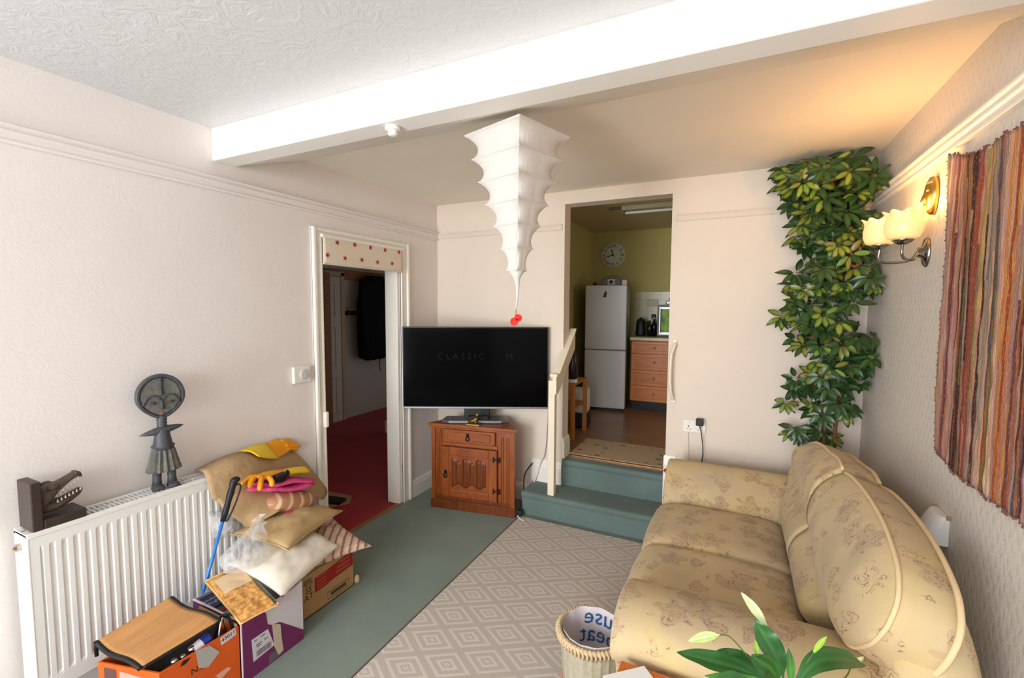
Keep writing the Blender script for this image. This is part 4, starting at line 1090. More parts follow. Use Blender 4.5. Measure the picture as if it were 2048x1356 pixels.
def arm(prof, name, x0=0.):
    """scroll arm: profile (y, z) swept from the front to the back, with a softly rounded front"""
    n = len(prof); cy = sum(p[0] for p in prof)/n; cz = sum(p[1] for p in prof)/n
    rings = []
    for x, s, dr in ((1.994+x0, .86, 0), (1.990+x0, .95, 0), (2.0+x0, .99, 0), (2.02+x0, 1., 0), (2.2, 1., 0), (2.5, .99, .004), (2.7, .98, .012), (2.87, .96, .02)):
        rings.append([(x-.012*((p[1]-.3)/.3 if p[1] > .3 else 0)*0, cy+(p[0]-cy)*s, cz+(p[1]-cz)*s+dr*0) for p in prof])
    return B().loft(rings).build(name, m_up, sofa, smooth=True, subsurf=1)
near = [(-1.50, .10), (-1.495, .30), (-1.50, .41), (-1.53, .485), (-1.60, .55), (-1.69, .588), (-1.78, .602), (-1.86, .59), (-1.925, .555), (-1.945, .50), (-1.93, .45), (-1.88, .415), (-1.84, .385), (-1.83, .28), (-1.83, .10)]
far = [(-.60, .10), (-.605, .30), (-.60, .43), (-.56, .50), (-.49, .565), (-.41, .61), (-.34, .625), (-.28, .605), (-.235, .56), (-.215, .49), (-.23, .43), (-.26, .395), (-.28, .37), (-.29, .28), (-.29, .10)]
arm(near, 'scroll_arm', .022); arm(far, 'scroll_arm')
# back frame: a rounded slab against the wall
def rrect(y0, y1, z0, z1, r, n=8):
    pts = []
    for (cy, cz, a0) in ((y1-r, z0+r*.2, -PI/2), (y1-r, z1-r, 0), (y0+r, z1-r, PI/2), (y0+r, z0+r*.2, PI)):
        rr_ = r if cz > z0+r*.5 else r*.2
        yy = cy if rr_ == r else (y1-rr_ if cy > (y0+y1)/2 else y0+rr_)
        for i in range(n+1):
            a = a0+PI/2*i/n; pts.append((yy+rr_*math.cos(a), cz+rr_*math.sin(a)))
    return pts
rings = []
for x, ins in ((2.72, .03), (2.745, .004), (2.82, 0), (2.875, .008), (2.905, .03), (2.915, .06)):
    rings.append([(x, y, z) for y, z in rrect(-1.92+ins, -.23-ins, .10, .79-ins, .22)])
B().loft(rings).build('back_frame', m_up, sofa, smooth=True)
# seat cushions
def seat(y0, y1):
    b = B()
    def P(u, v, sg):
        s, t = 2*u-1, 2*v-1
        x = 1.965+.66*u; y = y0+(y1-y0)*v
        ex = (1-abs(s)**5); ey = (1-abs(t)**9)
        x -= .012*(1-t*t) if u < .2 else 0
        z = .385+sg*.078*(max(0, ex)**.5)*(max(0, ey)**.35)
        if sg > 0: z += .014*(1-s*s)*(1-t*t)+.004*noise.noise(Vector((u*5, y*8, 0)))
        return (x, y, z)
    b.grid(25, 29, lambda u, v: P(u, v, 1)); b.grid(25, 29, lambda u, v: P(u, v, -1))
    o = b.build('seat_cushion', m_up, sofa, smooth=True, merge=1e-4)
seat(-1.10, -.585); seat(-1.505, -1.10)
# back cushions: front pad with a pull-in line, boxing between two corded seams
def lerp_tab(x, tab):
    for (a, za), (b_, zb) in zip(tab, tab[1:]):
        if (a-x)*(b_-x) <= 0:
            t = (x-a)/(b_-a) if b_ != a else 0
            return za+(zb-za)*t
    return tab[0][1] if abs(x-tab[0][0]) < abs(x-tab[-1][0]) else tab[-1][1]
def smooth_tab(tab): return [(p.x, p.y) for p in bez([(a, b_, 0) for a, b_ in tab], 8)]
def bplace(y, z, d): return Vector((2.64+(z-.45)*.36-.94*d, y, z+.34*d))
def back_cushion(top, bot, crease, seed, ys_, sharp):
    T, Bt = smooth_tab(top), smooth_tab(bot)
    b = B(); nu, nv = 34, 30
    def F(u, v):
        y = ys_(u); zt, zb = lerp_tab(y, T), lerp_tab(y, Bt); zt = max(zt, zb+.004)
        z = zb+(zt-zb)*v
        zc = lerp_tab(y, crease)
        e = (max(0, 1-(2*v-1)**6))**.5*(1 if sharp is None else 1)
        end = min(1, max(0, (abs(y-top[-1][0]))/.16))**.5
        side = 1.
        up = .048*math.sin(PI*max(0, min(1, (z-zc)/max(.02, zt-zc))))**.7 if z > zc else 0
        lo = .040*math.sin(PI*max(0, min(1, (zc-z)/max(.02, zc-.42))))**.7 if z <= zc else 0
        d = .043+(.012+up+lo)*e*end*(.55+.45*side)+.006*noise.noise(Vector((y*8+seed, z*8, 0)))*e*end
        return bplace(y, z, d)
    def Bk(u, v):
        y = ys_(u); zt, zb = lerp_tab(y, T), lerp_tab(y, Bt); zt = max(zt, zb+.004)
        return bplace(y, zb+(zt-zb)*v, -.085-.02*math.sin(PI*v)*math.sin(PI*u))
    b.grid(nu, nv, F); b.grid(nu, nv, Bk)
    def edge():      # top then down the outer end and back along the bottom
        return [(i/(nu-1), 1) for i in range(nu)], [(i/(nu-1), 0) for i in range(nu)]
    for side in edge():
        fr_ = [F(u, v) for u, v in side]; bk_ = [Bk(u, v) for u, v in side]
        n_ = len(side)
        b.grid(n_, 6, lambda p, q: fr_[round(p*(n_-1))].lerp(bk_[round(p*(n_-1))], q)+Vector((0, 0, (.010 if side[0][1] else -.010)*math.sin(PI*q)*min(1, 5*min(p, 1-p)))))
    for u in (0, 1):
        fr_ = [F(u, i/(nv-1)) for i in range(nv)]; bk_ = [Bk(u, i/(nv-1)) for i in range(nv)]
        b.grid(nv, 6, lambda p, q: fr_[round(p*(nv-1))].lerp(bk_[round(p*(nv-1))], q))
    o = b.build('back_cushion', m_up, sofa, smooth=True, merge=2e-4)
    for d, r, off in ((.046, .0062, 0), (-.082, .0078, .004)):
        pts = []
        for i in range(nu): 
            y = ys_(i/(nu-1)); pts.append(bplace(y, lerp_tab(y, T)+off, d))
        for i in range(nu-1, nu//3, -1):
            y = ys_(i/(nu-1))
            if abs(y-top[-1][0]) > (.20 if d > 0 else .14): break
            pts.append(bplace(y, lerp_tab(y, Bt)-off, d))
        B().tube(pts, r, 8).build('piping', m_pip, o, smooth=True)
CRS = [(-.1, .70), (-.35, .665), (-1.15, .615), (-1.48, .575), (-1.62, .54), (-2.0, .45)]
back_cushion([(-1.075, .885), (-1.2, .905), (-1.4, .912), (-1.6, .902), (-1.77, .872), (-1.85, .838), (-1.888, .80), (-1.900, .752)],
             [(-1.075, .44), (-1.3, .44), (-1.47, .45), (-1.53, .53), (-1.60, .575), (-1.72, .592), (-1.80, .612), (-1.86, .66), (-1.888, .70), (-1.900, .748)], CRS, 1,
             lambda u: -1.077-.822*(1-(1-u)**1.5), None)
back_cushion([(-1.062, .89), (-.95, .90), (-.80, .885), (-.6, .868), (-.45, .835), (-.34, .785), (-.27, .735), (-.250, .70)],
             [(-1.062, .44), (-.85, .44), (-.64, .45), (-.58, .53), (-.50, .575), (-.40, .592), (-.33, .612), (-.28, .65), (-.250, .695)], CRS, 5,
             lambda u: -1.060+.809*(1-(1-u)**1.5), None)

# red jug half hidden behind the far arm
jg = thing('red_jug', 'glossy red jug poking out behind the far arm of the sofa on the step', 'jug', (1.995, -.105, 0))
m_rp = mat('red_plastic', (206, 28, 44), .3, .5)
B().lathe([(.045, 0), (.05, .03), (.05, .36), (.035, .43), (.02, .46), (.019, .49)], (2.03, -.115, 0), 20).build('body', m_rp, jg, smooth=True)
B().tube(bez([(2.01, -.12, .46), (1.98, -.13, .47), (1.952, -.135, .462), (1.945, -.137, .455)], 5), [.022]*4+[.02]*4+[.017]*4+[.014]*3+[.004], 10).build('spout', m_rp, jg, smooth=True)

# ------------------------------------------------------------------ rug
def rugmat():
    k = NT('diamond_rug_weave'); v = k.coord('Object'); sx = k.node('ShaderNodeSeparateXYZ'); k.link(v, sx.inputs[0])
    X0, Y0, PX, PY = 1.138, -1.446, .1475, .187
    xs = k.math('DIVIDE', k.math('SUBTRACT', sx.outputs['X'], X0), PX*2); ys_ = k.math('DIVIDE', k.math('SUBTRACT', sx.outputs['Y'], Y0), PY)
    def cell(dx, dy):
        fx = k.math('ABSOLUTE', k.math('SUBTRACT', k.math('FRACT', k.math('ADD', xs, .5+dx)), .5))
        fy = k.math('ABSOLUTE', k.math('SUBTRACT', k.math('FRACT', k.math('ADD', ys_, .5+dy)), .5))
        return k.math('ADD', k.math('MULTIPLY', fx, 2.), k.math('MULTIPLY', fy, 2.))
    d = k.math('MINIMUM', cell(0, 0), cell(.5, .5))
    f = k.noise(v, 300., 2., .6)
    pale_yarn = lin((214, 205, 196)); dk = lin((190, 179, 169))  # pale and darker threads of the diamond pattern
    c = k.ramp(k.math('ADD', d, k.math('MULTIPLY', k.math('SUBTRACT', f, .5), .06)), [(0, dk), (.07, pale_yarn), (.10, pale_yarn), (.14, dk), (.22, dk), (.27, pale_yarn), (.38, pale_yarn), (.42, dk), (.62, dk), (.67, pale_yarn), (.79, pale_yarn), (.84, dk), (1.0, dk)])
    c = k.mix(k.math('MULTIPLY', f, .3), c, lin((200, 190, 178)))
    k.base(c); k.bump(f, .5, .003); k.p.inputs['Roughness'].default_value = .95; k.p.inputs['Specular IOR Level'].default_value = .1
    return k.m
rg = thing('patterned_rug', 'beige rug with a concentric diamond pattern on the green carpet', 'rug', (1.45, -1.5, 0))
m_rug = rugmat()
B().box(.945, 2.5, -2.95, -.30, 0, .010, .003).build('woven_pile', m_rug, rg)
B().box(.937, .948, -2.95, -.30, 0, .0105, .003).build('bound_edge', mat('dark_rug_binding', (92, 74, 62), .9), rg)

# ------------------------------------------------------------------ basket with a carrier bag liner
m_wick = mat('pale_wicker', (206, 180, 142), .7, .3, var=.15, vscale=60, bump=.8, bscale=90)
BX, BY, BR, BH = 1.856, -1.555, .130, .262
bk = thing('waste_basket', 'round pale basket lined with a printed white carrier bag on the rug beside the sofa', 'basket', (BX, BY, .01))
b = B(); n = 72
rings = []
for z, r in ((.012, .112), (.06, .118), (.12, .123), (.18, .127), (.245, .130)):
    rings.append([(BX+(r+.0015*math.cos(24*2*PI*k_/n))*math.cos(2*PI*k_/n), BY+(r+.0015*math.cos(24*2*PI*k_/n))*math.sin(2*PI*k_/n), z) for k_ in range(n)])
b.loft(rings, cap=False); b.lathe([(.1125, .012), (.1125, .018)], (BX, BY, 0), n); b.build('woven_side', mat('grey_green_wicker', (172, 164, 142), .7, .3, var=.12, vscale=50, bump=.6, bscale=80), bk)
b = B().tube([(BX+.134*math.cos(a), BY+.134*math.sin(a), BH-.012) for a in [2*PI*i/60 for i in range(60)]], .011, 8, closed=True)
for i in range(56):
    a = 2*PI*i/56; b.tube([(BX+.132*math.cos(a), BY+.132*math.sin(a), BH), (BX+.147*math.cos(a+.03), BY+.147*math.sin(a+.03), BH-.014), (BX+.14*math.cos(a+.05), BY+.14*math.sin(a+.05), BH-.036)], .0055, 5)
b.build('rolled_rim', m_wick, bk, smooth=True)
B().tube([(BX+.118*math.cos(a), BY+.118*math.sin(a), .02) for a in [2*PI*i/48 for i in range(48)]], .011, 8, closed=True).build('base_ring', mat('tan_wicker', (200, 152, 104), .7), bk, smooth=True)
m_bag = mat('white_carrier_bag', (214, 206, 206), .4, .4, var=.04, vscale=9)
def lin_(u, v):
    a = 2*PI*u; r = .122-.02*(1-v)+.005*noise.noise(Vector((math.cos(a)*4, math.sin(a)*4, v*3)))
    r += .006*math.sin(a*9)*max(0, v-.6)*(.5+.5*math.cos(a-2.6))
    return (BX+r*math.cos(a), BY+r*math.sin(a), .07+v*.196)
b = B().grid(97, 16, lin_)
b.grid(49, 6, lambda u, v: (BX+.106*v*math.cos(2*PI*u), BY+.106*v*math.sin(2*PI*u), .075+.018*noise.noise(Vector((v*4*math.cos(2*PI*u), v*4*math.sin(2*PI*u), 7)))))
bag = b.build('bag_liner', m_bag, bk, smooth=True, merge=1e-4)
m_bl_ = mat('blue_bag_print', (52, 116, 186), .5)
def curved_text(body, size, a_mid, z, mirror):
    """letters wrapped round the inside of the liner, seen from the back of the film (mirrored)"""
    o = text_obj('printed_words', body, size, m_bl_, Matrix.Identity(4), None, .0004, 'CENTER', 1.0)
    for v in o.data.vertices:
        x = v.co.x*(-1 if mirror else 1); r = .113-.0*(z)
        a = a_mid-x/r
        zz = z+v.co.y*1.0; rr_ = .122-.02*(1-(zz-.07)/.196)-.006
        v.co = Vector((BX+rr_*math.cos(a), BY+rr_*math.sin(a), zz))-WL(bag)
    o.parent = bag
    return o
curved_text('reuse', .098, math.radians(70), .228, True)
curved_text('repeat', .100, math.radians(70), .155, True)

# ------------------------------------------------------------------ side table, envelope, peace lily
m_tab = wood('orange_table_wood', (186, 92, 26), (212, 120, 46), (6, 1, 6), 4., .35, .45, .04)
tb = thing('side_table', 'orange brown wooden side table in the foreground beside the sofa arm', 'table', (2.40, -2.3, 0))
B().box(2.06, 2.78, -2.62, -1.974, .475, .5, .004).build('table_top', m_tab, tb)
for x in (2.09, 2.75):
    for y in (-2.59, -2.02): B().box(x-.02, x+.02, y-.02, y+.02, .011, .475, .003).build('leg', m_tab, tb)
b = B().box(2.10, 2.74, -2.60, -2.58, .41, .475).box(2.10, 2.74, -2.03, -2.012, .41, .475).box(2.082, 2.10, -2.58, -2.03, .41, .475).box(2.74, 2.758, -2.58, -2.03, .41, .475)
b.build('apron', m_tab, tb)
tag(B().prism([(2.028, -2.062), (2.128, -1.972), (2.165, -2.012), (2.07, -2.11)], 0, 'xy', .5, .504).build('envelope', mat('white_paper', (238, 236, 234), .7), loc=(2.1, -2.04, .5)), 'white envelope lying on the corner of the orange wooden table', 'envelope')
lp = thing('peace_lily', 'peace lily with pointed green leaves and pale spathes on the orange wooden table', 'plant', (2.455, -2.10, .5))
B().lathe([(.05, 0), (.055, .01), (.068, .09), (.072, .1), (.064, .1), (.06, .085), (.001, .08)], (2.455, -2.115, .5), 24).build('pot', mat('cream_pot', (214, 206, 190), .5), lp, smooth=True)
# ------------------------------------------------------------------ peace lily leaves and flowers
GE, GM = lin((40, 92, 40)), lin((58, 116, 48))
GE2, GM2 = lin((62, 122, 44)), lin((86, 148, 58))
CR = (2.452, -2.105, .62)
def curve_leaf(vs, fs, cols, pts, w, nr, ce, cm, fold=.3, n=14):
    P = bez(pts, 6); N = len(P); o = len(vs)
    for i, p in enumerate(P):
        t = i/(N-1); ax = (P[min(i+1, N-1)]-P[max(i-1, 0)]).normalized()
        sd = ax.cross(Vector(nr)).normalized(); up = sd.cross(ax)
        ww = w*.5*max(.015, (math.sin(PI*min(1, t*1.0)**1.05))**.85)
        for s in (-1, -.7, -.35, 0, .35, .7, 1):
            vs.append(p+sd*ww*s+up*(fold*ww*abs(s)+.002*math.sin(t*22+s*3)*abs(s)))
            k_ = .5+.5*math.cos(s*9)
            cols.append(tuple(a*(1-k_*.5)+b_*k_*.5 for a, b_ in zip(ce, cm)) if s else cm)
    for i in range(N-1):
        for j in range(6):
            a = o+i*7+j; fs.append((a, a+1, a+8, a+7))
def leaves_obj(name, lst, m, parent):
    vs, fs, cols = [], [], []
    for a in lst: curve_leaf(vs, fs, cols, *a)
    off = WL(parent); me = bpy.data.meshes.new(name); me.from_pydata([tuple(v-off) for v in vs], [], fs)
    ca = me.color_attributes.new('leafcol', 'FLOAT_COLOR', 'POINT'); ca.data.foreach_set('color', [x for c in cols for x in (*c, 1.)])
    for p in me.polygons: p.use_smooth = True
    me.materials.append(m); o = bpy.data.objects.new(name, me); COL.objects.link(o); o.parent = parent; return o
toC = (-.1, -.85, .52)
UPN = (0, -.6, .8)
L = [
 ([(2.466, -2.094, .69), (2.450, -2.085, .735), (2.425, -2.075, .77), (2.403, -2.071, .798)], .052, toC, GE, GM),
 ([(2.490, -2.095, .68), (2.535, -2.05, .718), (2.60, -1.985, .705), (2.662, -1.921, .662)], .050, UPN, GE, GM),
 ([(2.435, -2.112, .68), (2.37, -2.145, .715), (2.30, -2.183, .740), (2.238, -2.221, .763)], .044, UPN, GE, GM),
 ([(2.440, -2.10, .67), (2.40, -2.108, .70), (2.35, -2.12, .715), (2.300, -2.135, .709)], .046, UPN, GE, GM),
 ([(2.452, -2.14, .71), (2.435, -2.155, .745), (2.41, -2.175, .77), (2.393, -2.188, .787)], .050, toC, lin((34, 80, 36)), GM),
 ([(2.480, -2.112, .69), (2.481, -2.085, .715), (2.478, -2.061, .745)], .020, toC, GE2, GM2),
 ([(2.43, -2.18, .73), (2.37, -2.22, .745), (2.30, -2.255, .755)], .024, UPN, GE2, GM2),
 ([(2.40, -2.21, .73), (2.36, -2.24, .757), (2.325, -2.262, .764)], .030, UPN, GE, GM),
 ([(2.50, -2.13, .66), (2.56, -2.15, .68), (2.62, -2.17, .66)], .045, UPN, GE, GM),
 ([(2.47, -2.16, .66), (2.49, -2.22, .69), (2.50, -2.29, .68)], .045, UPN, GE, GM),
]
m_lily = NT('glossy_lily_leaf'); a_ = m_lily.node('ShaderNodeVertexColor'); a_.layer_name = 'leafcol'
m_lily.link(a_.outputs['Color'], m_lily.p.inputs['Base Color']); m_lily.p.inputs['Roughness'].default_value = .3; m_lily = m_lily.m
leaves_obj('foliage', L, m_lily, lp)
b = B()
for a in L: b.tube(bez([CR, ((CR[0]+a[0][0][0])/2, (CR[1]+a[0][0][1])/2, (CR[2]+a[0][0][2])/2+.004), a[0][0]], 4), .0026, 6)
m_lst = mat('lily_stalk_green', (96, 116, 56), .5)
b.build('leaf_stalk', m_lst, lp, smooth=True)
WG, WW = lin((176, 214, 96)), lin((226, 234, 196))
YG = lin((150, 190, 60))
for stem, sp, w, ce, cm in (
    ([CR, (2.47, -2.069, .69), (2.459, -2.038, .726), (2.439, -2.023, .753)], [(2.436, -2.023, .757), (2.405, -2.025, .798), (2.372, -2.027, .835)], .022, WW, WG),
    ([CR, (2.44, -2.097, .663), (2.401, -2.101, .709), (2.352, -2.12, .768), (2.328, -2.131, .775)], [(2.328, -2.131, .775), (2.295, -2.148, .770), (2.259, -2.166, .759)], .022, WG, WW),
    ([CR, (2.496, -2.078, .69), (2.52, -2.053, .722), (2.532, -2.036, .734)], [(2.530, -2.038, .730), (2.545, -2.022, .748), (2.563, -2.006, .766)], .012, YG, WG),
    ([CR, (2.42, -2.08, .68), (2.411, -2.074, .709)], [(2.411, -2.074, .709), (2.409, -2.073, .728), (2.407, -2.073, .749)], .012, WG, YG),
    ([CR, (2.55, -2.04, .645), (2.606, -1.983, .655), (2.625, -1.95, .664)], [(2.625, -1.95, .664), (2.642, -1.93, .674), (2.66, -1.911, .679)], .010, lin((226, 216, 150)), WW)):
    s = B().tube(bez(stem, 6), .0017, 6).build('flower_stalk', m_lst, lp, smooth=True)
    leaves_obj('spathe', [(sp, w, toC, ce, cm, .6)], m_lily, s)

# ------------------------------------------------------------------ boxes along the radiator
m_card = mat('brown_cardboard', (172, 134, 92), .8, .2, var=.05, vscale=20)
m_cardi = mat('dark_cardboard_inside', (120, 92, 64), .85, .2)
def open_box(par, x0, x1, y0, y1, z1, m, mi, t=.004, bottom=True):
    b = B().box(x0, x1, y0, y0+t, .0, z1).box(x0, x1, y1-t, y1, .0, z1).box(x0, x0+t, y0+t, y1-t, .0, z1).box(x1-t, x1, y0+t, y1-t, .0, z1).box(x0, x1, y0, y1, 0, .005)
    return b.build('carton', m, par)
# cardboard box with red print
cbx = thing('cardboard_box', 'brown cardboard box with red printed panels under the cushions', 'box', (.32, -1.67, 0))
open_box(cbx, .155, .46, -1.862, -1.475, .222, m_card, m_cardi)
b = B().prism([(.46, .218), (.452, .226), (.36, .262), (.362, .255)], 0, 'xz', -1.86, -1.52); b.prism([(.155, .218), (.16, .226), (.25, .25), (.25, .245)], 0, 'xz', -1.86, -1.5)
b.build('flap', m_card, cbx)
m_redp = mat('red_carton_ink', (150, 30, 18), .7); m_brp = mat('faded_red_ink', (168, 84, 62), .7); m_bkp = mat('black_carton_ink', (52, 34, 24), .8)
b = B()
b.prism([(-1.735, .104), (-1.735, .182), (-1.646, .186), (-1.646, .108)], 0, 'yz', .4602, .4607); b.prism([(-1.645, .113), (-1.645, .188), (-1.478, .206), (-1.478, .122)], 0, 'yz', .4602, .4607)
b.build('red_print', m_redp, cbx)
b = B()
for i in range(4): b.box(.4608, .4612, -1.72, -1.662, .118+i*.018, .124+i*.018)
for i in range(3): b.box(.4608, .4612, -1.60+.01*i, -1.50, .136+i*.022, .145+i*.022)
b.build('print_lines', m_brp, cbx)
b = B()
b.tube([(.4606, -1.655, .022), (.4606, -1.655, .062), (.4606, -1.51, .062), (.4606, -1.51, .022)], .0016, 4, closed=True)
b.box(.4602, .4608, -1.635, -1.53, .033, .052)
b.build('outlined_mark', mat('dark_green_ink', (66, 66, 42), .8), cbx)
XF = lambda x, y, z: frame((x, y, z), (0, 1, 0), (0, 0, 1))
for s, z in (('0%', .182), ('SS', .143), ('AT', .104)):
    text_obj('printing', s, .044, m_bkp, XF(.4602, -1.772, z), cbx, .0004, 'CENTER', 1.0)
# purple and white box
m_pur = mat('purple_carton_ink', (112, 40, 88), .5, .35, var=.06, vscale=8); m_wbx = mat('white_carton', (206, 198, 204), .6)
pbx = thing('purple_box', 'purple and white open cardboard box full of books beside the orange box', 'box', (.40, -2.035, 0))
m_dkr = mat('dark_purple_edge', (74, 30, 66), .5)
PX0, PX1, PY0, PY1, PZ = .232, .56, -2.183, -1.888, .272
open_box(pbx, PX0, PX1, PY0, PY1, PZ, m_wbx, m_wbx)
b = B()
b.prism([(PY0, 0.0), (PY0, PZ), (-2.093, PZ-.002), (-2.071, .238), (-2.066, .187), (-2.047, .171), (-2.008, .160), (PY1, .044), (PY1, .0)], 0, 'yz', PX1+.0002, PX1+.0010)
b.build('purple_face', m_pur, pbx)
B().box(PX0, PX1, PY0-.001, PY0-.0002, 0, PZ-.006).build('near_side', m_dkr, pbx)
b = B().box(PX0, PX1, PY0-.002, PY0+.005, PZ-.003, PZ+.003, .001); b.box(PX1-.004, PX1+.002, PY0-.002, PY0+.004, 0, PZ, .001)
b.build('folded_rim', mat('pale_lilac_edge', (222, 206, 218), .5), pbx)
B().prism([(PX1, PZ-.002), (PX1+.004, PZ), (PX1-.01, .286), (PX1-.014, .282)], 0, 'xz', -2.07, PY1).build('front_flap', m_wbx, pbx) if False else None
B().prism([(PY1, .02), (PY1, .285), (-1.95, .272), (-1.95, .2)], 0, 'yz', PX1-.003, PX1-.0005).build('side_flap', m_wbx, pbx)
lb = B().prism([(-2.141, .166), (-2.066, .166), (-2.039, .074), (-2.136, .066)], 0, 'yz', PX1+.0012, PX1+.0018).build('label', m_wbx, pbx)
b = B(); rnd2 = random.Random(4); y = -2.122
while y < -2.054:
    w = rnd2.choice((.001, .0016, .0025)); b.box(PX1+.0019, PX1+.0023, y, y+w, .078, .104); y += w+rnd2.choice((.0012, .002))
for z, ya, yb in ((.150, -2.13, -2.118), (.152, -2.10, -2.08), (.127, -2.122, -2.095), (.129, -2.085, -2.07), (.118, -2.12, -2.10)): b.box(PX1+.0019, PX1+.0023, ya, yb, z, z+.005)
b.build('barcode', mat('grey_barcode_ink', (92, 96, 104), .7), lb)
b = B().prism([(-2.047, .176), (-2.007, .15), (-2.003, .083), (-1.996, .021), (-2.02, .014), (-2.039, .067)], 0, 'yz', PX1+.002, PX1+.003); b.build('torn_tape', mat('pale_parcel_tape', (196, 178, 160), .35), pbx)
B().prism([(-2.065, .045), (-2.028, .044), (-2.02, .008), (-2.065, .004)], 0, 'yz', PX1+.0012, PX1+.0018).build('grey_patch', mat('grey_patch_ink', (96, 94, 98), .6), pbx)
# books standing in it
m_nav = mat('navy_book_cover', (40, 44, 96), .4); m_lt = mat('white_book_lettering', (196, 200, 214), .5)
def slab(name, lbl, pts, z, t, m, cat='book', group=None):
    """a flat thing from four top corners (x, y, z) and a thickness"""
    o = thing(name, lbl, cat, tuple(sum(p[i] for p in pts)/4-(t if i == 2 else 0) for i in range(3)), group)
    A = [Vector(p) for p in pts]
    b = B(); lo = [p-Vector((0, 0, t)) for p in A]
    b._add(A+lo, [(0, 1, 2, 3), (7, 6, 5, 4), (0, 4, 5, 1), (1, 5, 6, 2), (2, 6, 7, 3), (3, 7, 4, 0)])
    return o, b, A
o, b, A = slab('navy_book', 'navy book with two lines of pale lettering in the purple box', [(.24, -2.173, .262), (.355, -2.178, .262), (.358, -2.09, .262), (.243, -2.085, .262)], 0, .03, m_nav)
b.build('cover', m_nav, o, bevel=.001)
for i, wd in enumerate(('Oxford', 'English')):
    text_obj('cover_lettering', wd, .024, m_lt, frame((.283+i*.03, -2.134, .2622), (0, 1, 0), (-1, 0, 0)), o, .0003, 'CENTER', 1.0)
o, b, A = slab('green_book', 'dark green book edge beside the navy book in the purple box', [(.36, -2.176, .258), (.378, -2.176, .258), (.378, -2.06, .258), (.36, -2.06, .258)], 0, .2, None)
b.build('cover', mat('green_book_cover', (36, 88, 70), .4), o)
o, b, A = slab('red_book', 'red book standing between the green and pale green books in the purple box', [(.381, -2.176, .258), (.405, -2.176, .258), (.405, -2.06, .258), (.381, -2.06, .258)], 0, .2, None)
b.build('cover', mat('red_book_cover', (170, 36, 44), .4), o)
o, b, A = slab('pale_green_book', 'pale green book standing next to the red book in the purple box', [(.408, -2.176, .255), (.442, -2.176, .255), (.442, -2.06, .255), (.408, -2.06, .255)], 0, .2, None)
b.build('cover', mat('pale_green_cover', (150, 180, 168), .4), o)
o, b, A = slab('black_book', 'black book standing in the front corner of the purple box', [(.446, -2.176, .25), (.55, -2.176, .25), (.55, -2.06, .25), (.446, -2.06, .25)], 0, .2, None)
b.build('cover', mat('black_book_cover', (34, 28, 44), .45), o)
# packet of pellets
pk = thing('pellet_packet', 'flat packet of golden brown pellets lying across the top of the purple box', 'packet', (.45, -2.11, .29))
PA = [(.252, -2.140, .335), (.598, -2.206, .292), (.63, -2.062, .296), (.28, -2.00, .35)]
k = NT('packet_of_pellets'); v = k.coord('Object'); vo = k.node('ShaderNodeTexVoronoi'); vo.inputs['Scale'].default_value = 62.; k.link(v, vo.inputs['Vector'])
k.base(k.ramp(vo.outputs['Distance'], [(0, lin((236, 184, 116))), (.5, lin((214, 154, 82))), (.9, lin((166, 108, 52)))])); k.bump(vo.outputs['Distance'], -.7, .006); k.p.inputs['Roughness'].default_value = .35
b = B(); P = pillow(b, PA, .032, 21, .02, .004, 3, .28); pko = b.build('packet', k.m, pk, smooth=True)
m_pal = mat('amber_packet_film', (226, 184, 116), .35)
b = B()
for sg in (0, 1):
    pts = [P(i/20, sg*1.0, 1) for i in range(21)]; b.tube(pts, .005, 6)
pts = [P(0, i/20, 1) for i in range(21)]; b.tube(pts, .007, 6); b.tube([P(1, i/20, 1) for i in range(21)], .004, 6)
b.build('sealed_edge', m_pal, pk, smooth=True)
b = B().grid(10, 8, lambda u, v: P(.12+.34*u, .12+.78*v, 1)+Vector((0, 0, .0022))); b.build('pale_label', mat('pale_packet_label', (222, 192, 150), .4), pk, smooth=True)
b = B().grid(12, 4, lambda u, v: P(.42+.56*u, .90+.09*v, 1)+Vector((0, 0, .003))); b.build('green_band', mat('dark_green_band', (66, 96, 84), .4), pk, smooth=True)
# orange box
m_or = mat('orange_carton_ink', (214, 90, 26), .5, .35, var=.04, vscale=9)
obx = thing('orange_box', 'orange printed cardboard box holding odds and ends at the lower left', 'box', (.43, -2.36, 0))
Q = [(.30, -2.545), (.556, -2.475), (.56, -2.192), (.30, -2.192)]
b = B(); n = 4; inn = [(.305, -2.538), (.551, -2.47), (.555, -2.197), (.305, -2.197)]
hz = [.272, .27, .262, .262]
vs = [(x, y, 0) for x, y in Q]+[(x, y, h) for (x, y), h in zip(Q, hz)]+[(x, y, h) for (x, y), h in zip(inn, hz)]+[(x, y, .006) for x, y in inn]
fs = [(3, 2, 1, 0), (12, 13, 14, 15)]
for i in range(4):
    j = (i+1) % 4; fs += [(i, j, 4+j, 4+i), (4+i, 4+j, 8+j, 8+i), (8+i, 8+j, 12+j, 12+i)]
b._add(vs, fs); b.build('carton', m_or, obx)
B().prism([(.303, .262), (.557, .262), (.557, .272), (.303, .272)], 0, 'xz', -2.2, -2.195).build('bare_edge', m_card, obx)
XO = .5596
def OM(y, z): return frame((.5595+(y+2.192)/(-.283)*-.004+.0004, y, z), (.014, 1, 0), (0, 0, 1))
lb = B().box(-.030, .030, -.016, .016, 0, .0006)
for v in lb.bm.verts: v.co = OM(-2.234, .246) @ (Matrix.Rotation(.10, 4, 'Z') @ v.co)
lb = lb.build('number_label', m_wbx, obx)
text_obj('number', '43011', .022, m_bkp, OM(-2.234, .247) @ Matrix.Rotation(.10, 4, 'Z') @ Matrix.Translation((0, 0, .001)), lb, .0003)
text_obj('letter', 'N', .034, m_blk, OM(-2.362, .196) @ Matrix.Translation((0, 0, .0002)), obx, .0003)
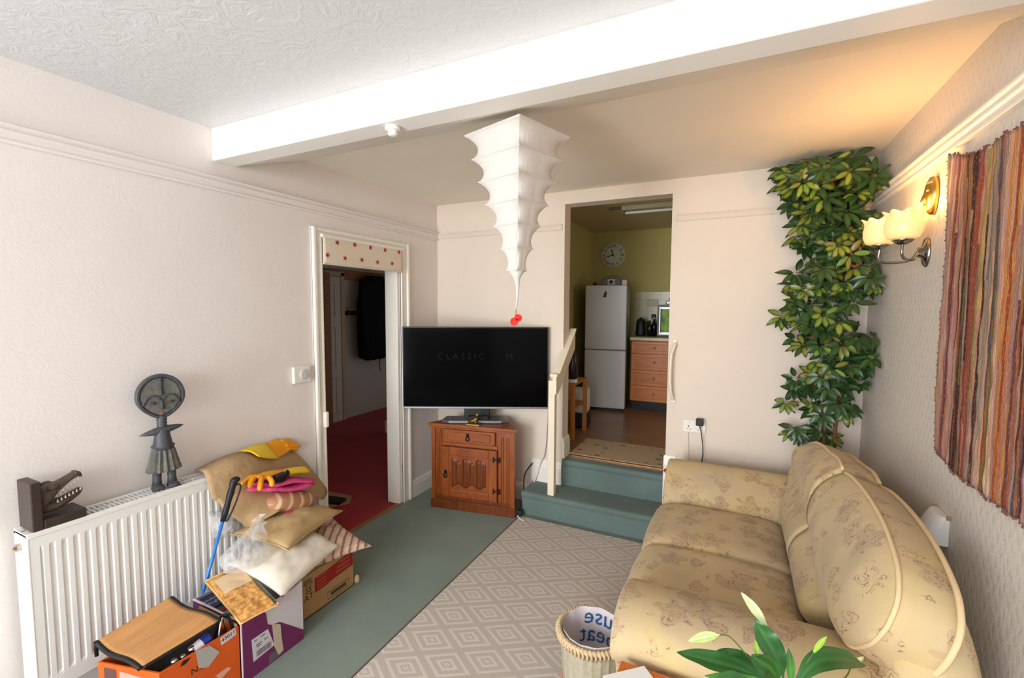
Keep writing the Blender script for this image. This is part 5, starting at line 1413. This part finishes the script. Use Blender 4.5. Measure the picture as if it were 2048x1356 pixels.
b = B().prism([(-2.356, .271), (-2.306, .258), (-2.27, .206), (-2.29, .192), (-2.315, .176), (-2.348, .197)], 0, 'yz', .5595, .5606); b.build('silver_tape', mat('grey_silver_tape', (176, 172, 168), .3), obx)
b = B()
for i in range(5): b.box(.5590, .5598, -2.345+i*.006, -2.342+i*.006, .186+i*.001, .198-i*.0015)
b.build('worn_letters', mat('brown_worn_ink', (88, 60, 44), .7), obx)
b = B().prism([(-2.41, .248), (-2.398, .262), (-2.372, .258), (-2.392, .244)], 0, 'yz', .5575, .5585); b.build('hand_hole', m_blk, obx)
b = B().prism([(-2.29, .12), (-2.24, .121), (-2.228, .108), (-2.27, .092)], 0, 'yz', .559, .5600); b.build('white_smear', mat('pale_peach_ink', (226, 170, 140), .6), obx)
def nearp(t, z, o): a, c = Vector((.30, -2.545)), Vector((.556, -2.475)); p = a+(c-a)*t; nn = Vector((.264, -.965)); return (p.x+nn.x*o, p.y+nn.y*o, z)
b = B(); b._add([nearp(.1, .20, .001), nearp(.30, .20, .001), nearp(.30, .255, .001), nearp(.1, .255, .001)], [(0, 1, 2, 3)]); b.build('dark_print', mat('dark_side_ink', (92, 66, 60), .6), obx, solid=.0006)
b = B(); b._add([nearp(.34, .19, .001), nearp(.92, .19, .001), nearp(.86, .24, .001), nearp(.36, .252, .001)], [(0, 1, 2, 3)]); b.build('pale_print', mat('pale_pink_ink', (214, 150, 140), .6), obx, solid=.0006)
# board on the orange box
brd = thing('lap_board', 'curved bamboo board with black edges lying on top of the orange box', 'board', (.42, -2.4, .29))
m_bam = wood('bamboo_board', (176, 124, 74), (200, 148, 92), (12, 1.2, 6), 5., .45, .4, .03)
bA, bB, bC, bD = Vector((.288, -2.535, .335)), Vector((.515, -2.505, .300)), Vector((.553, -2.268, .324)), Vector((.298, -2.305, .362))
def brdf(u, v, o=0.):
    p = bA*(1-u)*(1-v)+bB*u*(1-v)+bC*u*v+bD*(1-u)*v
    wv = -.010*math.sin(u*2*PI*.9+.2)*1.0+.012*(1-u)**3
    return Vector((p.x, p.y, p.z+wv+o))
b = B().grid(30, 20, lambda u, v: brdf(u, v)); b.build('bamboo_top', m_bam, brd, smooth=True, solid=.005)
for v0, nm in ((0, 0), (1, 1)):
    b = B(); 
    pts = [brdf(i/29, v0)+Vector((0, -.006 if v0 == 0 else .006, -.004)) for i in range(30)]
    b.tube(pts, .0085, 8)
    b.tube([pts[0], pts[0]+Vector((-.006, 0, -.02)), pts[0]+Vector((-.004, 0, -.055))], [.0085, .0075, .006], 8)
    b.build('black_end', m_blk, brd, smooth=True)
B().tube([brdf(1, i/19)+Vector((.003, 0, -.006)) for i in range(20)], .004, 6).build('black_edge', m_blk, brd, smooth=True)
# odds and ends in the front of the orange box
m_met = mat('bright_metal', (206, 206, 206), .2, .5, 1.)
tag(B().box(.31, .545, -2.46, -2.2, .006, .232, .03).build('dark_cloth_bundle', mat('dark_bundle_cloth', (40, 36, 34), .8, bump=.6, bscale=40), loc=(.43, -2.33, .006)), 'dark cloth bundle filling the orange box beneath the bamboo board', 'bundle')
cbl = [((.532, -2.415, .262), .012, 'shiny metal ball among dark cables in the orange box, nearest the camera'), ((.53, -2.385, .258), .010, 'shiny metal ball among dark cables in the orange box, second from the camera'), ((.527, -2.352, .264), .014, 'largest shiny metal ball behind the hand hole of the orange box')]
for c, r, lb_ in cbl:
    tag(B().ball((0, 0, 0), r, 14, 10).build('metal_ball', m_met, loc=(0, 0, 0), smooth=True), lb_, 'ball', 'metal balls in the orange box').location = c
tag(B().tube(bez([(.535, -2.45, .240), (.518, -2.40, .246), (.535, -2.36, .244), (.515, -2.32, .246), (.532, -2.28, .244)], 8), .009, 8).build('coiled_black_lead', m_blk, loc=(.53, -2.36, .21), smooth=True), 'thick black lead snaking along the front of the orange box', 'cable')
rl = thing('blue_roll', 'small roll with a blue and white wrapper in the front of the orange box', 'roll', (.533, -2.318, .21))
B().cyl((.528, -2.345, .256), (.528, -2.317, .264), .020, 16).build('white_part', m_wbx, rl, smooth=False); B().cyl((.528, -2.317, .264), (.528, -2.29, .271), .0202, 16).build('blue_part', mat('blue_wrapper', (34, 50, 130), .4), rl)
tag(B().tube(bez([(.545, -2.275, .20), (.546, -2.262, .27), (.54, -2.245, .318), (.533, -2.232, .30), (.53, -2.222, .22)], 8), .004, 8).build('wire_loop', m_met, loc=(.54, -2.25, .2), smooth=True), 'thin bent metal wire loop standing up in the orange box near its number label', 'wire')
tag(B().tube(bez([(.50, -2.26, .20), (.51, -2.24, .30), (.535, -2.222, .318), (.54, -2.206, .26), (.54, -2.205, .21)], 8), .006, 8).build('black_hoop', m_blk, loc=(.52, -2.23, .2), smooth=True), 'black plastic hoop arching out of the far end of the orange box', 'hoop')
dc = tag(B().box(.155, .285, -2.72, -2.50, 0, .115, .02).build('black_case', mat('black_case_fabric', (38, 36, 40), .7), loc=(.22, -2.6, 0)), 'black case on the floor under the near end of the radiator', 'case')

# ------------------------------------------------------------------ cushions and other things in the heap
m_wc = mat('white_cotton', (226, 216, 200), .85, .15, bump=.25, bscale=160); m_tc = mat('tan_linen', (190, 162, 116), .9, .15, var=.08, vscale=120, bump=.4, bscale=300)
k = NT('striped_knit'); v = k.coord('Object', rot=(0, 0, .95)); sx = k.node('ShaderNodeSeparateXYZ'); k.link(v, sx.inputs[0])
w1 = k.math('SINE', k.math('MULTIPLY', k.math('ADD', sx.outputs['Y'], k.math('MULTIPLY', k.math('ABSOLUTE', k.math('SINE', k.math('MULTIPLY', sx.outputs['X'], 130.))), .004)), 170.))
k.base(k.ramp(w1, [(.35, lin((214, 186, 160))), (.55, lin((200, 170, 150))), (.75, lin((158, 104, 96)))])); k.p.inputs['Roughness'].default_value = .9; k.bump(w1, .3, .004)
def cushion(name, lbl, c4, t, m, seed, piping=True, pinch=.1):
    c = sum((Vector(p) for p in c4), Vector((0, 0, 0)))/4
    o = thing(name, lbl, 'cushion', (c.x, c.y, c.z-t*.4))
    b = B(); P = pillow(b, c4, t, 25, pinch, .010, seed); b.build('cover', m, o, smooth=True)
    if piping:
        e = [P(i/24, 0, 1) for i in range(25)]+[P(1, i/24, 1) for i in range(1, 25)]+[P(1-i/24, 1, 1) for i in range(1, 25)]+[P(0, 1-i/24, 1) for i in range(1, 24)]
        B().tube(e, .0035, 6, closed=True).build('seam', m, o, smooth=True)
    return o
cushion('striped_cushion', 'cream cushion with brown red stripes sticking out of the heap towards the hall doorway', [(.19, -1.37, .285), (.575, -1.455, .245), (.47, -1.78, .255), (.16, -1.72, .30)], .10, k.m, 2)
cushion('white_cushion', 'white cotton cushion drooping over the purple box below the tan cushion', [(.285, -2.06, .385), (.605, -2.025, .296), (.515, -1.615, .312), (.20, -1.60, .345)], .12, m_wc, 6, False, .06)
cushion('tan_cushion', 'tan linen cushion at the top of the cushion heap', [(.19, -1.985, .468), (.485, -1.90, .418), (.345, -1.435, .390), (.115, -1.56, .462)], .115, m_tc, 9)
m_pap = mat('brown_kraft_paper', (180, 150, 112), .75, .2, var=.05, vscale=5, bump=.5, bscale=7, bdist=.03)
def net(rows):
    R = [bez(r, 6) for r in rows]; n = len(R[0])
    return [bez([r[i] for r in R], 5) for i in range(n)]
def sheet(b, rows):
    G = net(rows); V = [[b.bm.verts.new(p) for p in col] for col in G]
    for i in range(len(V)-1):
        for j in range(len(V[0])-1): b.bm.faces.new((V[i][j], V[i+1][j], V[i+1][j+1], V[i][j+1]))
    return b
ps = thing('brown_paper_sheet', 'large crumpled brown paper sheet draped over the end of the radiator', 'paper', (.1, -1.75, .5))
sheet(B(), [
    [(.030, -2.045, .778), (.022, -1.86, .800), (.020, -1.62, .765), (.020, -1.50, .715), (.022, -1.405, .61)],
    [(.135, -2.062, .786), (.135, -1.87, .800), (.10, -1.65, .70), (.055, -1.47, .60), (.035, -1.335, .50)],
    [(.176, -2.066, .72), (.186, -1.90, .70), (.15, -1.68, .61), (.07, -1.47, .515), (.045, -1.275, .395)],
    [(.178, -2.05, .655), (.19, -1.92, .62), (.15, -1.70, .55), (.10, -1.50, .46), (.07, -1.33, .36)]]).build('upper_sheet', m_pap, ps, smooth=True, solid=.0015)
sheet(B(), [
    [(.180, -2.035, .66), (.185, -1.92, .665), (.19, -1.80, .645)],
    [(.20, -2.01, .595), (.225, -1.90, .615), (.235, -1.76, .59)],
    [(.215, -1.955, .525), (.25, -1.90, .55), (.27, -1.78, .545)],
    [(.215, -1.915, .468), (.27, -1.90, .50), (.30, -1.80, .530)]]).build('lower_fold', m_pap, ps, smooth=True, solid=.0015)
m_gy = mat('yellow_rubber', (238, 200, 20), .45, .4); m_go = mat('orange_rubber', (232, 154, 30), .45, .4)
g1 = thing('yellow_glove', 'yellow and orange glove lying over the top edge of the brown paper against the wall', 'glove', (.04, -1.6, .76))
sheet(B(), [[(.050, -1.83, .812), (.045, -1.755, .818), (.036, -1.68, .810)], [(.105, -1.815, .812), (.10, -1.74, .795), (.075, -1.665, .765)], [(.150, -1.80, .790), (.135, -1.73, .755), (.10, -1.645, .722)]]).build('cuff', m_gy, g1, smooth=True, solid=.006)
sheet(B(), [[(.026, -1.685, .80), (.024, -1.62, .812), (.024, -1.565, .80)], [(.055, -1.67, .757), (.048, -1.61, .76), (.042, -1.54, .755)], [(.075, -1.648, .717), (.062, -1.58, .722), (.05, -1.53, .735)]]).build('palm', m_go, g1, smooth=True, solid=.007)
for f in ([(.03, -1.58, .795), (.026, -1.53, .782), (.024, -1.50, .765)], [(.04, -1.56, .765), (.036, -1.50, .745), (.034, -1.455, .735)], [(.045, -1.555, .745), (.04, -1.50, .728), (.036, -1.475, .72)], [(.028, -1.57, .785), (.026, -1.51, .765), (.026, -1.475, .75)]):
    B().tube(bez(f, 5), [.011]*9+[.009, .004], 8).build('finger', m_go, g1, smooth=True)
# bundle under the towel
bn = thing('wrapped_bundle', 'peach brown wrapped bundle beneath the pink towel', 'bundle', (.22, -1.69, .47))
k = NT('peach_wrapping'); v = k.coord('Object', rot=(.5, 0, 0)); sx = k.node('ShaderNodeSeparateXYZ'); k.link(v, sx.inputs[0])
w1 = k.math('SINE', k.math('ADD', k.math('MULTIPLY', sx.outputs['Y'], 95.), k.math('MULTIPLY', k.noise(v, 9., 2.), 3.)))
k.base(k.ramp(w1, [(.2, lin((176, 128, 92))), (.7, lin((206, 160, 124))), (.95, lin((226, 196, 164)))])); k.p.inputs['Roughness'].default_value = .4
rings = []
for t, r in ((0, .012), (.04, .036), (.15, .054), (.4, .06), (.7, .058), (.9, .05), (.97, .036), (1, .012)):
    c = Vector((.232, -1.835, .570)).lerp(Vector((.215, -1.535, .475)), t)
    rings.append([c+Vector((r*1.25*math.cos(2*PI*i/24), .25*r*math.sin(2*PI*i/24), r*.85*math.sin(2*PI*i/24)+.003*math.sin(i*5+t*20))) for i in range(24)])
B().loft(rings).build('wrapping', k.m, bn, smooth=True)
tag(B().ball((0, 0, 0), .03, 14, 10, .8, 1.6, .5).build('pink_sock', mat('pink_cloth_scrap', (214, 70, 116), .8), loc=(0, 0, 0), smooth=True), 'small pink scrap of cloth squeezed under the peach brown bundle', 'cloth').location = (.275, -1.735, .482)
m_pk = mat('pink_towelling', (226, 84, 142), .95, .1, var=.12, vscale=50, bump=.9, bscale=140, bdist=.006)
tw = thing('pink_towel', 'folded bright pink towel on the heap under the yellow glove', 'towel', (.22, -1.72, .58))
for dz, e0, e1, th in ((0., -1.895, -1.535, .034), (.031, -1.87, -1.53, .032)):
    rings = []
    for i in range(13):
        t = i/12; y = e0+(e1-e0)*t; s = min(1, .35+4*min(t, 1-t)); zc = .654-.095*((y+1.895)/.36)+dz+.006*math.sin(t*9+dz*99)
        rings.append([(.205+.075*s*math.cos(2*PI*q/20), y+.01*math.cos(2*PI*q/20), zc+th*.5*s*(1 if math.sin(2*PI*q/20) > 0 else .9)*abs(math.sin(2*PI*q/20))**.6*(1 if math.sin(2*PI*q/20) > 0 else -1)) for q in range(20)])
    B().loft(rings).build('fold', m_pk, tw, smooth=True)
g2 = thing('orange_glove', 'orange glove with a yellow cuff draped across the pink towel', 'glove', (.22, -1.72, .68))
sheet(B(), [[(.17, -1.72, .682), (.17, -1.64, .672), (.165, -1.565, .655)], [(.21, -1.72, .692), (.21, -1.64, .682), (.205, -1.565, .662)], [(.25, -1.72, .682), (.25, -1.64, .668), (.245, -1.57, .645)]]).build('cuff', m_gy, g2, smooth=True, solid=.012)
sheet(B(), [[(.17, -1.86, .70), (.17, -1.79, .70), (.17, -1.715, .684)], [(.21, -1.86, .712), (.21, -1.79, .712), (.21, -1.715, .695)], [(.25, -1.85, .70), (.25, -1.79, .70), (.25, -1.715, .684)]]).build('palm', m_go, g2, smooth=True, solid=.012)
for f in ([(.20, -1.85, .712), (.215, -1.885, .70), (.235, -1.91, .675)], [(.18, -1.855, .708), (.178, -1.895, .70), (.19, -1.93, .685)], [(.235, -1.845, .71), (.262, -1.872, .69), (.272, -1.885, .66)], [(.25, -1.82, .705), (.286, -1.828, .69), (.292, -1.832, .665)]):
    B().tube(bez(f, 5), [.013]*9+[.011, .005], 8).build('finger', m_go, g2, smooth=True)
bc = thing('black_strap_buckle', 'black strap with a plastic buckle lying on the orange glove', 'strap', (.25, -1.76, .68))
B().box(.245, .285, -1.80, -1.735, .688, .706, .006).build('buckle', m_blk, bc)
B().tube(bez([(.262, -1.80, .70), (.27, -1.815, .69), (.265, -1.795, .672), (.272, -1.75, .668), (.262, -1.715, .69), (.255, -1.72, .706)], 6), .0075, 6).build('strap', m_blk, bc, smooth=True)
# blue walking pole leaning on the radiator
wp = thing('walking_pole', 'blue walking pole with a black handle leaning against the radiator', 'walking pole', (.215, -2.17, .0))
p0, p1 = Vector((.188, -2.205, .0)), Vector((.262, -2.003, .745))
pl_ = lambda t: p0+(p1-p0)*t
b = B().tube([pl_(.02), pl_(.78)], .0075, 10); b.build('shaft', mat('blue_pole_paint', (42, 120, 200), .3, .5), wp, smooth=True)
B().tube([pl_(-.0), pl_(.03)], [.003, .0065], 8).build('tip', m_met, wp)
b = B().tube([pl_(.77), pl_(.82), pl_(.88), pl_(.93), pl_(.97), pl_(1.0), pl_(1.02)], [.011, .014, .0125, .015, .014, .017, .012], 12); b.ball(pl_(1.01)+Vector((0, .006, 0)), .018, 12, 8, 1, 1.2, .8)
hdl = b.build('handle', m_blk, wp, smooth=True)
B().tube(bez([pl_(.98), pl_(.97)+Vector((.014, .03, -.0)), pl_(.9)+Vector((.012, .03, -.01)), pl_(.82)+Vector((.01, .015, -.02)), pl_(.79)+Vector((.008, .004, -.02))], 6), .004, 6).build('wrist_strap', m_blk, hdl, smooth=True)
# clear plastic bags
m_clr = NT('clear_plastic_film'); m_clr.base(lin((236, 236, 238))); m_clr.p.inputs['Roughness'].default_value = .18; m_clr.p.inputs['Alpha'].default_value = .36
m_clr.bump(m_clr.noise(m_clr.coord('Object'), 38., 3., .6, 1.), .8, .01); m_clr = m_clr.m
cbg = thing('clear_plastic_bag', 'crumpled clear plastic bag hanging in front of the white cushion', 'plastic bag', (.38, -2.02, .35))
def bagf(u, v):
    a = 2*PI*u
    c = Vector((.31, -1.925, .525)).lerp(Vector((.36, -2.055, .385)), v) if v < .6 else Vector((.34, -2.003, .441)).lerp(Vector((.40, -2.04, .37)), (v-.6)/.4)
    r = .016+.085*math.sin(PI*min(1, v*.9+.02)/1.35)**1.3
    if v > .9: r *= 1-(v-.9)*6
    r *= 1+.22*noise.noise(Vector((math.cos(a)*1.6, math.sin(a)*1.6, v*4)))+.12*noise.noise(Vector((math.cos(a)*5, math.sin(a)*5, v*7)))
    return c+Vector((.55*r*math.cos(a), r*1.05*math.sin(a), r*.45*math.cos(a+.6)))
B().grid(61, 36, bagf).build('film', m_clr, cbg, smooth=True, merge=1e-4)
B().grid(12, 10, lambda u, v: Vector((.30+.02*u, -1.935+.035*u, .50+.06*v))+Vector((.006*math.sin(v*9+u*5), .012*math.sin(v*7), 0))).build('gathered_neck', m_clr, cbg, smooth=True)
gb = thing('pale_plastic_bag', 'pale translucent plastic bag tucked between the brown paper and the radiator', 'plastic bag', (.17, -1.98, .48))
B().grid(20, 20, lambda u, v: Vector((.150+.03*math.sin(PI*u)*math.sin(PI*v), -2.06+.15*u+.02*v, .60-.05*u-.14*v))+Vector((.004*noise.noise(Vector((u*9, v*9, 1))), .008*noise.noise(Vector((u*6, v*6, 2))), .008*noise.noise(Vector((u*6, v*6, 3)))))).build('film', m_clr, gb, smooth=True, solid=.0004)
# scrap by the hall doorway
sc_ = thing('cardboard_scrap', 'folded cardboard scrap with a black pad just inside the hall doorway', 'cardboard', (-.5, -.7, 0))
B().prism([(-.70, -.62), (-.44, -.60), (-.36, -.70), (-.46, -.84), (-.62, -.83)], 0, 'xy', .0, .012).build('card', m_card, sc_)
B().box(-.60, -.40, -.80, -.70, .012, .035, .006, .2).build('black_pad', m_blk, sc_)
tag(B().lathe([(.0001, 0), (.012, .002), (.016, .02), (.010, .045), (.0001, .05)], (0, 0, 0), 14).build('wooden_peg', mat('pale_wood_peg', (206, 176, 140), .6), loc=(0, 0, 0), smooth=True), 'small pale wooden knob on the green carpet beside the red printed cardboard box', 'knob').location = (.463, -1.452, 0)
# ------------------------------------------------------------------ light: daylight through the window behind the camera, the wall lamp, added fills at the glazed door, in kitchen and hall
def area(name, loc, rot, sx, sy, power, c):
    l = bpy.data.lights.new(name, 'AREA'); l.shape = 'RECTANGLE'; l.size = sx; l.size_y = sy; l.energy = power; l.color = c
    o = bpy.data.objects.new(name, l); COL.objects.link(o); o.location = loc; o.rotation_euler = rot; return o
area('window_daylight', ((WX0+WX1)/2, FY-.02, (WZ0+WZ1)/2), (PI/2, 0, 0), WX1-WX0-.1, WZ1-WZ0-.08, 128, (.91, .955, 1.0))
area('added_door_fill', ((WX0+GX1)/2, FY-.02, .66), (PI/2, 0, 0), GX1-WX0-.1, 1.0, 85, (.96, .98, 1.0))  # fill lamp for the added glazed door, brightening floor and sofa
for x, y, z in LAMPS:
    l = bpy.data.lights.new('lamp_light', 'POINT'); l.energy = 2.7; l.color = (1., .54, .17); l.shadow_soft_size = .03
    o = bpy.data.objects.new('lamp_light', l); COL.objects.link(o); o.location = (x, y, z)
area('kitchen_fill', (3.7, 1.3, 1.75), (0, PI/2, 0), 1.0, 1.2, 7.0, (1., .97, .84))  # fill lamp added to brighten the kitchen, no window modelled there
area('hall_fill', (-1.6, -2.8, 1.7), (PI/2, 0, 0), .8, 1.2, 3.2, (1., .9, .8))  # weak fill lamp added for the dim hall
w = bpy.data.worlds.new('sky'); scene.world = w; w.use_nodes = True
bgn = w.node_tree.nodes['Background']; bgn.inputs[0].default_value = (.75, .85, 1., 1); bgn.inputs[1].default_value = 1.0
# ------------------------------------------------------------------ camera
cam = bpy.data.cameras.new('camera'); cam.sensor_width = 36.; cam.lens = 909.82/2048*36.; cam.clip_start = .02
co = bpy.data.objects.new('camera', cam); COL.objects.link(co)
yaw, pitch, roll = -.4538, -.0696, .0046
fw_ = Vector((math.sin(yaw)*math.cos(pitch), math.cos(yaw)*math.cos(pitch), math.sin(pitch)))
rt = Vector((math.cos(yaw), -math.sin(yaw), 0)); upv = rt.cross(fw_)
r2 = rt*math.cos(roll)+upv*math.sin(roll); u2 = -rt*math.sin(roll)+upv*math.cos(roll)
co.matrix_world = Matrix(((r2.x, u2.x, -fw_.x, 2.3323), (r2.y, u2.y, -fw_.y, -3.2951), (r2.z, u2.z, -fw_.z, 1.5628), (0, 0, 0, 1)))
scene.camera = co
vs_ = scene.view_settings
vs_.view_transform = 'Standard'; vs_.look = 'None'; vs_.exposure = -0.05; vs_.gamma = 1.0; vs_.use_curve_mapping = False
